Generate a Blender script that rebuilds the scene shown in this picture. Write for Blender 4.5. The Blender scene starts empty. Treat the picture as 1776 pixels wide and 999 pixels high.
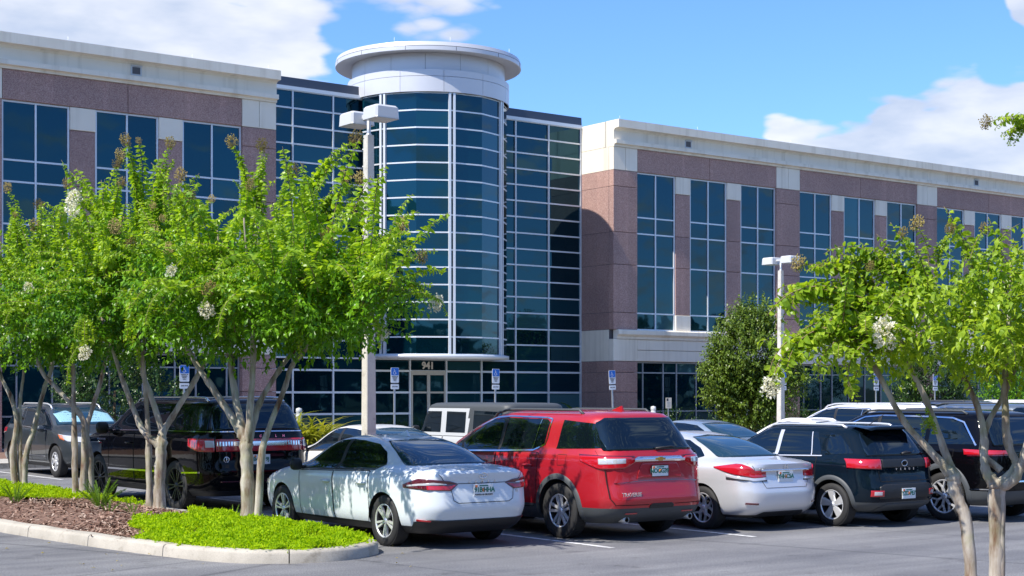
import bpy, bmesh, math, random
from math import sin, cos, pi, radians, sqrt, atan2
from mathutils import Vector, Matrix, Euler
random.seed(7)
SC = bpy.context.scene
COL = SC.collection

# ------------------------------------------------------------------ camera
cam_d = bpy.data.cameras.new("camera"); cam = bpy.data.objects.new("camera", cam_d); COL.objects.link(cam)
cam.location = (0, 0, 2.0)
YAW = atan2(1963, 2644)
cam.rotation_euler = (pi / 2, 0, -YAW)
cam_d.sensor_width = 36.0; cam_d.lens = 53.6; cam_d.shift_y = 0.1044
cam_d.clip_start = 0.1; cam_d.clip_end = 3000
SC.camera = cam

# ------------------------------------------------------------------ light
SUN_EL = radians(51); SUN_TILT = radians(-4)         # sun high over -X, grazing the building front
sun_vec = Vector((-cos(SUN_EL) * cos(SUN_TILT), cos(SUN_EL) * sin(SUN_TILT), sin(SUN_EL)))
sd = bpy.data.lights.new("sun", 'SUN'); sd.energy = 4.5; sd.angle = radians(0.5); sd.color = (1.0, 0.94, 0.84)
sun = bpy.data.objects.new("sun", sd); COL.objects.link(sun)
sun.rotation_euler = sun_vec.to_track_quat('Z', 'Y').to_euler(); sun.location = (0, 0, 40)

W = bpy.data.worlds.new("World"); SC.world = W; W.use_nodes = True
def build_world():
    nt = W.node_tree; N = nt.nodes; L = nt.links; N.clear()
    out = N.new('ShaderNodeOutputWorld'); bg = N.new('ShaderNodeBackground'); L.new(bg.outputs[0], out.inputs[0])
    sky = N.new('ShaderNodeTexSky'); sky.sky_type = 'NISHITA'; sky.sun_disc = False
    sky.sun_elevation = SUN_EL; sky.sun_rotation = atan2(sun_vec.x, sun_vec.y)
    sky.altitude = 0; sky.air_density = 1.0; sky.dust_density = 0.3; sky.ozone_density = 4.0
    tc = N.new('ShaderNodeTexCoord')
    def math_(op, a, b=None, c=None, clamp=False):
        n = N.new('ShaderNodeMath'); n.operation = op; n.use_clamp = clamp
        for i, v in enumerate((a, b, c)):
            if v is None: continue
            if isinstance(v, (int, float)): n.inputs[i].default_value = v
            else: L.new(v, n.inputs[i])
        return n.outputs[0]
    sep = N.new('ShaderNodeSeparateXYZ'); L.new(tc.outputs['Generated'], sep.inputs[0])
    # cloud deck: direction projected on a plane overhead, so clouds flatten towards the horizon
    zz = math_('ADD', math_('MAXIMUM', sep.outputs[2], 0.0), 0.28)
    px = math_('DIVIDE', sep.outputs[0], zz); py = math_('DIVIDE', sep.outputs[1], zz)
    cmb = N.new('ShaderNodeCombineXYZ'); L.new(px, cmb.inputs[0]); L.new(py, cmb.inputs[1]); L.new(math_('MULTIPLY', sep.outputs[2], 4.0), cmb.inputs[2])
    n1 = N.new('ShaderNodeTexNoise'); n1.inputs['Scale'].default_value = 2.3; n1.inputs['Detail'].default_value = 4; n1.inputs['Roughness'].default_value = 0.6
    L.new(cmb.outputs[0], n1.inputs['Vector'])
    n2 = N.new('ShaderNodeTexNoise'); n2.inputs['Scale'].default_value = 9.0; n2.inputs['Detail'].default_value = 6; n2.inputs['Roughness'].default_value = 0.55
    L.new(cmb.outputs[0], n2.inputs['Vector'])
    dens = math_('ADD', math_('MULTIPLY', n1.outputs['Fac'], 0.68), math_('MULTIPLY', n2.outputs['Fac'], 0.4))
    # billows: rounded cells on the cloud edges
    vo = N.new('ShaderNodeTexVoronoi'); vo.feature = 'F1'; vo.inputs['Scale'].default_value = 13; vo.inputs['Detail'].default_value = 1.0; vo.inputs['Roughness'].default_value = 0.55
    L.new(cmb.outputs[0], vo.inputs['Vector'])
    dens = math_('ADD', dens, math_('MULTIPLY', math_('SUBTRACT', 0.42, vo.outputs['Distance']), 0.34))
    acc = dens
    for d, r0, r1, amp in CLOUDS:
        vm = N.new('ShaderNodeVectorMath'); vm.operation = 'DOT_PRODUCT'
        L.new(tc.outputs['Generated'], vm.inputs[0]); vm.inputs[1].default_value = d
        mr = N.new('ShaderNodeMapRange'); mr.interpolation_type = 'SMOOTHSTEP'
        mr.inputs['From Min'].default_value = cos(r1); mr.inputs['From Max'].default_value = cos(r0)
        mr.inputs['To Min'].default_value = 0.0; mr.inputs['To Max'].default_value = amp
        L.new(vm.outputs['Value'], mr.inputs['Value'])
        acc = math_('ADD', acc, mr.outputs[0])
    mr = N.new('ShaderNodeMapRange'); mr.interpolation_type = 'SMOOTHSTEP'
    mr.inputs['From Min'].default_value = 0.41; mr.inputs['From Max'].default_value = 0.62
    L.new(acc, mr.inputs['Value'])
    # cloud body: bright tops, soft grey-blue undersides from a second, coarser noise
    n3 = N.new('ShaderNodeTexNoise'); n3.inputs['Scale'].default_value = 6.0; n3.inputs['Detail'].default_value = 5
    L.new(cmb.outputs[0], n3.inputs['Vector'])
    cr = N.new('ShaderNodeMapRange'); cr.inputs['From Min'].default_value = 0.35; cr.inputs['From Max'].default_value = 0.65; L.new(n3.outputs['Fac'], cr.inputs['Value'])
    cc = N.new('ShaderNodeMix'); cc.data_type = 'RGBA'
    cc.inputs['A'].default_value = (2.7, 3.1, 3.9, 1); cc.inputs['B'].default_value = (4.4, 4.5, 4.8, 1)
    L.new(cr.outputs[0], cc.inputs['Factor'])
    tint = N.new('ShaderNodeMix'); tint.data_type = 'RGBA'; tint.blend_type = 'MULTIPLY'; tint.inputs['Factor'].default_value = 1
    L.new(sky.outputs[0], tint.inputs['A']); tint.inputs['B'].default_value = SKY_TINT
    mx = N.new('ShaderNodeMix'); mx.data_type = 'RGBA'
    L.new(math_('MULTIPLY', mr.outputs[0], 0.92), mx.inputs['Factor']); L.new(tint.outputs['Result'], mx.inputs['A']); L.new(cc.outputs['Result'], mx.inputs['B'])
    L.new(mx.outputs['Result'], bg.inputs['Color']); bg.inputs['Strength'].default_value = 0.135
def sky_dir(az_right_deg, el_deg):
    """direction by azimuth (clockwise from the facade normal +Y) and elevation"""
    a, e = radians(az_right_deg), radians(el_deg)
    return (sin(a) * cos(e), cos(a) * cos(e), sin(e))
SKY_TINT = (0.57, 0.77, 1.08, 1)
A0 = math.degrees(YAW)
CLOUDS = [(sky_dir(A0 - 14.0, 14.2), radians(4), radians(8.2), 0.40), (sky_dir(A0 - 8.4, 12.8), radians(0.4), radians(1.8), 0.16),
          (sky_dir(A0 - 2.5, 14.6), radians(0.8), radians(3.2), 0.52), (sky_dir(A0 + 17.0, 7.9), radians(2.6), radians(4.8), 0.55),
          (sky_dir(A0 + 13.4, 9.6), radians(0.5), radians(2.0), 0.36), (sky_dir(A0 + 10.6, 9.2), radians(0.3), radians(1.7), 0.44), (sky_dir(A0 + 19.2, 13.9), radians(0.3), radians(1.5), 0.7), (sky_dir(A0 + 18.2, 11.6), radians(0.2), radians(1.4), -0.35), (sky_dir(A0 + 10.4, 13.3), radians(0.1), radians(0.9), 0.5),
          (sky_dir(A0 + 2.5, 11.6), radians(3), radians(10), -0.46), (sky_dir(A0 + 13.5, 13.6), radians(1.8), radians(5.5), -0.46)]
build_world(); W.cycles.sampling_method = 'MANUAL'; W.cycles.sample_map_resolution = 512
SC.view_settings.view_transform = 'Standard'; SC.view_settings.look = 'None'
SC.view_settings.exposure = 0.74; SC.view_settings.gamma = 1.0
SC.cycles.max_bounces = 8; SC.cycles.diffuse_bounces = 4; SC.cycles.glossy_bounces = 4; SC.cycles.transparent_max_bounces = 8
SC.cycles.use_denoising = True

# ------------------------------------------------------------------ helpers
class MB:
    """collects geometry, then links it as ONE mesh object"""
    def __init__(s): s.v = []; s.f = []; s.m = []; s.s = []
    def face(s, idx, mi=0, sm=False): s.f.append(tuple(idx)); s.m.append(mi); s.s.append(sm)
    def add(s, vs, fs, mi=0, sm=False):
        o = len(s.v); s.v += [tuple(v) for v in vs]
        for f in fs: s.face([o + i for i in f], mi, sm)
    def box(s, x0, x1, y0, y1, z0, z1, mi=0, M=None):
        vs = [(x, y, z) for z in (z0, z1) for y in (y0, y1) for x in (x0, x1)]
        if M is not None: vs = [M @ Vector(v) for v in vs]
        s.add(vs, [(0, 2, 3, 1), (4, 5, 7, 6), (0, 1, 5, 4), (2, 6, 7, 3), (0, 4, 6, 2), (1, 3, 7, 5)], mi)
    def grid(s, P, mi=0, sm=True, flip=False):
        """P[i][j] points"""
        n, m = len(P), len(P[0]); o = len(s.v)
        for r in P: s.v += [tuple(p) for p in r]
        for i in range(n - 1):
            for j in range(m - 1):
                q = [o + i * m + j, o + (i + 1) * m + j, o + (i + 1) * m + j + 1, o + i * m + j + 1]
                s.face(q[::-1] if flip else q, mi, sm)
    def tube(s, pts, rads, n=8, mi=0, caps=True, sm=True):
        pts = [Vector(p) for p in pts]
        if isinstance(rads, (int, float)): rads = [rads] * len(pts)
        o = len(s.v); up = None
        for i, p in enumerate(pts):
            t = (pts[min(i + 1, len(pts) - 1)] - pts[max(i - 1, 0)]).normalized()
            if up is None: up = Vector((0, 0, 1)) if abs(t.z) < 0.9 else Vector((1, 0, 0))
            a = (up - t * up.dot(t))
            a = a.normalized() if a.length > 1e-6 else t.orthogonal().normalized()
            up = a; b = t.cross(a)
            for k in range(n):
                th = 2 * pi * k / n
                s.v.append(tuple(p + (a * cos(th) + b * sin(th)) * rads[i]))
        for i in range(len(pts) - 1):
            for k in range(n):
                s.face((o + i * n + k, o + i * n + (k + 1) % n, o + (i + 1) * n + (k + 1) % n, o + (i + 1) * n + k), mi, sm)
        if caps:
            s.face([o + k for k in range(n)][::-1], mi); e = o + (len(pts) - 1) * n
            s.face([e + k for k in range(n)], mi)
    def lathe(s, prof, c=(0, 0, 0), n=24, axis='z', mi=0, sm=True, a0=0.0, a1=2 * pi):
        """prof: (r, h) pairs"""
        full = abs(a1 - a0 - 2 * pi) < 1e-6; k = n if full else n + 1; o = len(s.v)
        for r, h in prof:
            for i in range(k):
                t = a0 + (a1 - a0) * i / n
                p = {'z': (r * cos(t), r * sin(t), h), 'y': (r * sin(t), h, r * cos(t)), 'x': (h, r * cos(t), r * sin(t))}[axis]
                s.v.append((p[0] + c[0], p[1] + c[1], p[2] + c[2]))
        for j in range(len(prof) - 1):
            for i in range(n):
                i2 = (i + 1) % k
                s.face((o + j * k + i, o + j * k + i2, o + (j + 1) * k + i2, o + (j + 1) * k + i), mi, sm)
    def mesh(s, name, mats):
        me = bpy.data.meshes.new(name); me.from_pydata(s.v, [], s.f)
        for m in (mats if isinstance(mats, (list, tuple)) else [mats]): me.materials.append(m)
        me.polygons.foreach_set('material_index', s.m); me.polygons.foreach_set('use_smooth', s.s); me.update()
        return me
    def build(s, name, mats, parent=None, loc=None, **tags):
        o = bpy.data.objects.new(name, s.mesh(name, mats)); COL.objects.link(o)
        if parent is not None: o.parent = parent
        if loc is not None: o.location = loc
        for k, v in tags.items(): o[k] = v
        return o
def link(name, me, parent=None, loc=(0, 0, 0), rot=None, scale=None, **tags):
    o = bpy.data.objects.new(name, me); COL.objects.link(o); o.parent = parent; o.location = loc
    if rot is not None: o.rotation_euler = rot
    if scale is not None: o.scale = scale
    for k, v in tags.items(): o[k] = v
    return o
def thing(name, label, cat, loc=(0, 0, 0), rz=0.0, group=None):
    o = bpy.data.objects.new(name, None); COL.objects.link(o); o.location = loc; o.rotation_euler = (0, 0, rz)
    o.empty_display_size = 0.3; o['label'] = label; o['category'] = cat
    if group: o['group'] = group
    return o
def tag(o, label, cat, group=None):
    o['label'] = label; o['category'] = cat
    if group: o['group'] = group
    return o
def lerp(a, b, t): return a + (b - a) * t
def interp(pl, x):
    if x <= pl[0][0]: return pl[0][1]
    for (x0, y0), (x1, y1) in zip(pl, pl[1:]):
        if x <= x1: return lerp(y0, y1, (x - x0) / (x1 - x0)) if x1 > x0 else y1
    return pl[-1][1]
def flat_text(txt, size, extrude=0.0, space=1.0, bold=0.0):
    cu = bpy.data.curves.new("lettering", 'FONT'); cu.body = txt; cu.size = size; cu.extrude = extrude; cu.align_x = 'CENTER'; cu.align_y = 'CENTER'
    cu.space_character = space; cu.offset = bold; cu.resolution_u = 3
    o = bpy.data.objects.new("lettering", cu); COL.objects.link(o)
    dg = bpy.context.evaluated_depsgraph_get(); me = bpy.data.meshes.new_from_object(o.evaluated_get(dg))
    bpy.data.objects.remove(o); bpy.data.curves.remove(cu)
    return me

# ------------------------------------------------------------------ materials
def mat(name, color, rough=0.6, metal=0.0, spec=0.5, coat=0.0, build=None, ior=None):
    m = bpy.data.materials.new(name); m.use_nodes = True; nt = m.node_tree; b = nt.nodes['Principled BSDF']
    b.inputs['Base Color'].default_value = (*color, 1); b.inputs['Roughness'].default_value = rough; b.inputs['Metallic'].default_value = metal
    b.inputs['Specular IOR Level'].default_value = spec; b.inputs['Coat Weight'].default_value = coat; b.inputs['Coat Roughness'].default_value = 0.03
    if ior: b.inputs['IOR'].default_value = ior
    if build: build(nt, b)
    return m
def nnode(nt, typ, **kw):
    n = nt.nodes.new(typ)
    for k, v in kw.items():
        if k in n.inputs.keys(): n.inputs[k].default_value = v
        else: setattr(n, k, v)
    return n
def coords(nt, kind='Object'):
    return nt.nodes.new('ShaderNodeTexCoord').outputs[kind]
def world_pos(nt): return nt.nodes.new('ShaderNodeNewGeometry').outputs['Position']
def ramp(nt, fac, stops):
    r = nt.nodes.new('ShaderNodeValToRGB'); e = r.color_ramp.elements
    while len(e) < len(stops): e.new(0.5)
    for el, (p, c) in zip(e, stops): el.position = p; el.color = (*c, 1)
    nt.links.new(fac, r.inputs[0]); return r.outputs[0]
def noise(nt, vec, scale, detail=4, rough=0.55):
    n = nt.nodes.new('ShaderNodeTexNoise'); n.inputs['Scale'].default_value = scale; n.inputs['Detail'].default_value = detail; n.inputs['Roughness'].default_value = rough
    if vec is not None: nt.links.new(vec, n.inputs['Vector'])
    return n.outputs['Fac']
def mixc(nt, fac, a, b, mode='MIX'):
    m = nt.nodes.new('ShaderNodeMix'); m.data_type = 'RGBA'; m.blend_type = mode
    for key, v in (('Factor', fac), ('A', a), ('B', b)):
        if isinstance(v, (int, float)): m.inputs[key].default_value = v
        elif isinstance(v, tuple): m.inputs[key].default_value = (*v, 1) if len(v) == 3 else v
        else: nt.links.new(v, m.inputs[key])
    return m.outputs['Result']
def bump(nt, b, h, strength=0.3, dist=0.01):
    n = nt.nodes.new('ShaderNodeBump'); n.inputs['Strength'].default_value = strength; n.inputs['Distance'].default_value = dist
    nt.links.new(h, n.inputs['Height']); nt.links.new(n.outputs[0], b.inputs['Normal'])

def _granite(nt, b):
    p = world_pos(nt)
    v = nt.nodes.new('ShaderNodeTexVoronoi'); v.inputs['Scale'].default_value = 55; nt.links.new(p, v.inputs['Vector'])
    s = nt.nodes.new('ShaderNodeSeparateColor'); nt.links.new(v.outputs['Color'], s.inputs[0])
    c = ramp(nt, s.outputs[0], [(0.0, (0.22, 0.13, 0.115)), (0.35, (0.33, 0.205, 0.18)), (0.7, (0.40, 0.255, 0.22)), (1.0, (0.48, 0.35, 0.31))])
    big = ramp(nt, noise(nt, p, 0.5, 5), [(0.3, (0.86, 0.86, 0.88)), (0.7, (1.08, 1.06, 1.04))])
    # rain streaks: noise stretched down the wall
    mp = nt.nodes.new('ShaderNodeMapping'); mp.inputs['Scale'].default_value = (2.2, 2.2, 0.06); nt.links.new(p, mp.inputs[0])
    st = ramp(nt, noise(nt, mp.outputs[0], 1.0, 3), [(0.55, (1, 1, 1)), (0.72, (1.22, 1.2, 1.2))])
    oi = nt.nodes.new('ShaderNodeObjectInfo'); pv = ramp(nt, oi.outputs['Random'], [(0, (.88, .89, .91)), (1, (1.08, 1.06, 1.04))])
    nt.links.new(mixc(nt, 1.0, mixc(nt, 1.0, mixc(nt, 1.0, c, big, 'MULTIPLY'), st, 'MULTIPLY'), pv, 'MULTIPLY'), b.inputs['Base Color'])
    bump(nt, b, s.outputs[0], 0.25, 0.006)
def _cream(nt, b):
    p = world_pos(nt)
    c = ramp(nt, noise(nt, p, 0.9, 6), [(0.3, (0.76, 0.69, 0.57)), (0.7, (0.82, 0.76, 0.645))])
    mp = nt.nodes.new('ShaderNodeMapping'); mp.inputs['Scale'].default_value = (3.0, 3.0, 0.12); nt.links.new(p, mp.inputs[0])
    st = ramp(nt, noise(nt, mp.outputs[0], 1.0, 4), [(0.3, (0.84, 0.83, 0.81)), (0.5, (1, 1, 1))])
    nt.links.new(mixc(nt, 1.0, c, st, 'MULTIPLY'), b.inputs['Base Color'])
    bump(nt, b, noise(nt, p, 60, 3), 0.1, 0.003)
def _glass(nt, b):
    # each pane differs a little in coating and in what hangs behind it; very soft waviness bends the reflection
    p = world_pos(nt); bump(nt, b, noise(nt, p, 0.7, 2), 0.06, 0.05)
    oi = nt.nodes.new('ShaderNodeObjectInfo')
    c = ramp(nt, oi.outputs['Random'], [(0.0, (.0006, .008, .014)), (0.6, (.001, .014, .024)), (0.86, (.003, .028, .042)), (0.95, (.012, .052, .068)), (1.0, (.05, .11, .125))])
    nt.links.new(c, b.inputs['Base Color']); b.inputs['Specular Tint'].default_value = (0.30, 0.77, 1.0, 1)
def _asphalt(nt, b):
    p = world_pos(nt)
    g = ramp(nt, noise(nt, p, 55, 3, 0.7), [(0.25, (0.075, 0.078, 0.084)), (0.52, (0.175, 0.178, 0.186)), (0.8, (0.42, 0.425, 0.43))])
    big = ramp(nt, noise(nt, p, 0.45, 6, 0.6), [(0.3, (0.72, 0.72, 0.75)), (0.7, (1.14, 1.12, 1.10))])
    mp = nt.nodes.new('ShaderNodeMapping'); mp.inputs['Scale'].default_value = (0.10, 1.9, 1); nt.links.new(p, mp.inputs[0])
    lanes = ramp(nt, noise(nt, mp.outputs[0], 1.0, 5), [(0.35, (0.78, 0.78, 0.80)), (0.62, (1.08, 1.08, 1.07))])
    oil = ramp(nt, noise(nt, p, 1.6, 4, 0.65), [(0.60, (1, 1, 1)), (0.74, (0.55, 0.54, 0.54))])
    c = mixc(nt, 1.0, mixc(nt, 1.0, mixc(nt, 1.0, g, big, 'MULTIPLY'), lanes, 'MULTIPLY'), oil, 'MULTIPLY')
    v = nt.nodes.new('ShaderNodeTexVoronoi'); v.feature = 'DISTANCE_TO_EDGE'; v.inputs['Scale'].default_value = 0.22
    dis = mixc(nt, 0.25, p, nt.nodes.new('ShaderNodeTexNoise').outputs['Color']); nt.links.new(dis, v.inputs['Vector'])
    cr = ramp(nt, v.outputs['Distance'], [(0.0, (0.55, 0.55, 0.56)), (0.005, (1, 1, 1))])
    nt.links.new(mixc(nt, 1.0, c, cr, 'MULTIPLY'), b.inputs['Base Color'])
    bump(nt, b, noise(nt, p, 70, 3, 0.7), 0.5, 0.006)
def _conc(c0, c1, sc=1.5):
    def f(nt, b):
        p = world_pos(nt)
        c = ramp(nt, noise(nt, p, sc, 7, 0.65), [(0.3, c0), (0.7, c1)])
        sp = ramp(nt, noise(nt, p, 90, 2), [(0.3, (0.85, 0.85, 0.85)), (0.6, (1.04, 1.04, 1.04))])
        gr = ramp(nt, noise(nt, p, 3.2, 7, .7), [(.30, (.62, .60, .57)), (.46, (1, 1, 1)), (1, (1.03, 1.03, 1.03))])
        nt.links.new(mixc(nt, 1.0, mixc(nt, 1.0, c, sp, 'MULTIPLY'), gr, 'MULTIPLY'), b.inputs['Base Color']); bump(nt, b, noise(nt, p, 60, 4), 0.25, 0.004)
    return f
def _paintline(nt, b):
    p = world_pos(nt)
    c = ramp(nt, noise(nt, p, 9, 6, 0.7), [(0.36, (0.16, 0.16, 0.165)), (0.5, (0.62, 0.63, 0.63)), (0.8, (0.72, 0.72, 0.72))])
    nt.links.new(c, b.inputs['Base Color'])
def _drum(nt, b):
    p = world_pos(nt); c = ramp(nt, noise(nt, p, 0.7, 3), [(0.3, (0.55, 0.56, 0.60)), (0.7, (0.60, 0.605, 0.63))]); nt.links.new(c, b.inputs['Base Color'])
M = {}
M['granite'] = mat('granite', (0.28, 0.17, 0.16), 0.75, build=_granite)
M['cream'] = mat('cream_precast', (0.7, 0.65, 0.56), 0.8, build=_cream)
M['alu'] = mat('aluminium_frame', (0.66, 0.70, 0.74), 0.42, 0.25)
M['alu_dim'] = mat('dull_aluminium_frame', (0.30, 0.32, 0.34), 0.45, 0.3)
M['alu_tan'] = mat('champagne_frame', (0.50, 0.46, 0.40), 0.4, 0.4)
M['glass'] = mat('tinted_glass', (0.001, 0.010, 0.022), 0.02, spec=0.5, build=_glass, ior=1.68)
M['glass_low'] = mat('dark_glass', (0.004, 0.008, 0.011), 0.02, spec=0.5, build=_glass, ior=1.5)
M['drum'] = mat('white_metal_panel', (0.73, 0.74, 0.77), 0.35, 0.15, build=_drum)
M['joint'] = mat('joint_sealant', (0.10, 0.10, 0.11), 0.8)
M['parapet'] = mat('slate_metal', (0.055, 0.07, 0.10), 0.35, 0.4)
M['asphalt'] = mat('asphalt', (0.1, 0.1, 0.1), 0.85, spec=0.3, build=_asphalt)
M['line'] = mat('line_paint', (0.65, 0.65, 0.65), 0.7, build=_paintline)
M['curb'] = mat('curb_concrete', (0.5, 0.46, 0.4), 0.9, build=_conc((0.32, 0.295, 0.25), (0.47, 0.435, 0.375)))
M['walk'] = mat('walk_concrete', (0.45, 0.43, 0.4), 0.9, build=_conc((0.36, 0.34, 0.31), (0.47, 0.45, 0.41)))
M['poleconc'] = mat('pole_concrete', (0.6, 0.57, 0.5), 0.85, build=_conc((0.50, 0.48, 0.44), (0.62, 0.59, 0.53), 4))
M['fixture'] = mat('white_enamel', (0.52, 0.535, 0.55), 0.35)
M['lens'] = mat('lamp_lens', (0.55, 0.57, 0.58), 0.2)
M['black'] = mat('black_rubber', (0.012, 0.012, 0.013), 0.6)
M['steel'] = mat('galvanised_steel', (0.5, 0.52, 0.54), 0.4, 0.7)
M['signblue'] = mat('sign_blue', (0.005, 0.13, 0.52), 0.45)
M['signwhite'] = mat('sign_white', (0.75, 0.76, 0.77), 0.5)
M['signink'] = mat('sign_ink', (0.03, 0.03, 0.035), 0.6)
M['mulch_bed'] = mat('mulch_bed', (0.16, 0.09, 0.06), 0.95, build=_conc((0.10, 0.055, 0.04), (0.26, 0.16, 0.12), 14))
M['soil'] = mat('planting_soil', (0.1, 0.08, 0.05), 0.95, build=_conc((0.05, 0.06, 0.02), (0.12, 0.12, 0.05), 6))
# ------------------------------------------------------------------ the office building
YF, YC = 50.0, 52.15                       # wing fronts, recessed glass front
XL, XR, XC = 26.37, 42.55, 34.46           # inner wing corners, centre line
ROW0, ROW1, NROW = 3.45, 13.85, 15
building = thing('office_building', 'three storey pink granite and cream office building with round glass entrance tower', 'building', (XC, YF, 0))
B0 = Vector((XC, YF, 0))
def bput(mb, name, mats, parent=building, **t):
    mb.v = [(x - B0.x, y - B0.y, z - B0.z) for x, y, z in mb.v]
    return mb.build(name, mats, parent, **t)
def bay_cols(side):
    """window openings of one wing: list of bays, each three (x0, x1); side +1 right wing, -1 left wing"""
    bays = []
    for k in range(5 if side > 0 else 3):
        s = 43.93 + 10.24 * k
        cols = [(s, s + 2.28), (s + 3.18, s + 5.46), (s + 6.36, s + 8.64)]
        if side < 0: cols = [(2 * XC - b, 2 * XC - a) for a, b in cols]
        bays.append(cols)
    return bays
ZW = [4.82, 5.56, 7.63, 9.03, 9.74, 11.67]
GOFF = [0.0, .5, 1.7, 2.5, 3.7, 4.9, 6.1, 6.9, 8.1, 8.64]
pane_cache = {}
def pane(name, x0, x1, z0, z1, y, parent, m, tilt=0.0):
    key = (round(x1 - x0, 2), round(z1 - z0, 2), m.name)
    if key not in pane_cache:
        mb = MB(); w, h = (x1 - x0) / 2, (z1 - z0) / 2; mb.box(-w, w, 0, 0.03, -h, h); pane_cache[key] = mb.mesh(name, m)
    o = link(name, pane_cache[key], parent, Vector(((x0 + x1) / 2, y, (z0 + z1) / 2)) - B0)
    o.rotation_euler = (random.gauss(0, 0.004) + tilt, 0, random.gauss(0, 0.005))
    return o
def frame(xs, zs, y0, y1, w, hw=None):
    """grid of bars (verticals run through, horizontals butt between them)"""
    mb = MB(); hw = hw or w
    for x in xs: mb.box(x - w / 2, x + w / 2, y0, y1, zs[0] - hw / 2, zs[-1] + hw / 2)
    for a, b in zip(xs, xs[1:]):
        for z in zs: mb.box(a + w / 2, b - w / 2, y0 + 0.012, y1, z - hw / 2, z + hw / 2)
    return mb
stone_n = 0
def slab(name, x0, x1, z0, z1, y0, y1, m, g=0.008, axis='y'):
    """one precast / granite piece with a recessed joint all round and eased edges"""
    mb = MB(); c = 0.012
    vs = [(x0 + g, y1, z0 + g), (x1 - g, y1, z0 + g), (x1 - g, y1, z1 - g), (x0 + g, y1, z1 - g),
          (x0 + g, y0 + c, z0 + g), (x1 - g, y0 + c, z0 + g), (x1 - g, y0 + c, z1 - g), (x0 + g, y0 + c, z1 - g),
          (x0 + g + c, y0, z0 + g + c), (x1 - g - c, y0, z0 + g + c), (x1 - g - c, y0, z1 - g - c), (x0 + g + c, y0, z1 - g - c)]
    fs = [(8, 9, 10, 11), (0, 1, 5, 4), (1, 2, 6, 5), (2, 3, 7, 6), (3, 0, 4, 7), (4, 5, 9, 8), (5, 6, 10, 9), (6, 7, 11, 10), (7, 4, 8, 11)]
    if axis == 'x': vs = [(y, x, z) for x, y, z in vs]; fs = [f[::-1] for f in fs]
    mb.add(vs, fs)
    return bput(mb, name, m)
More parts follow.
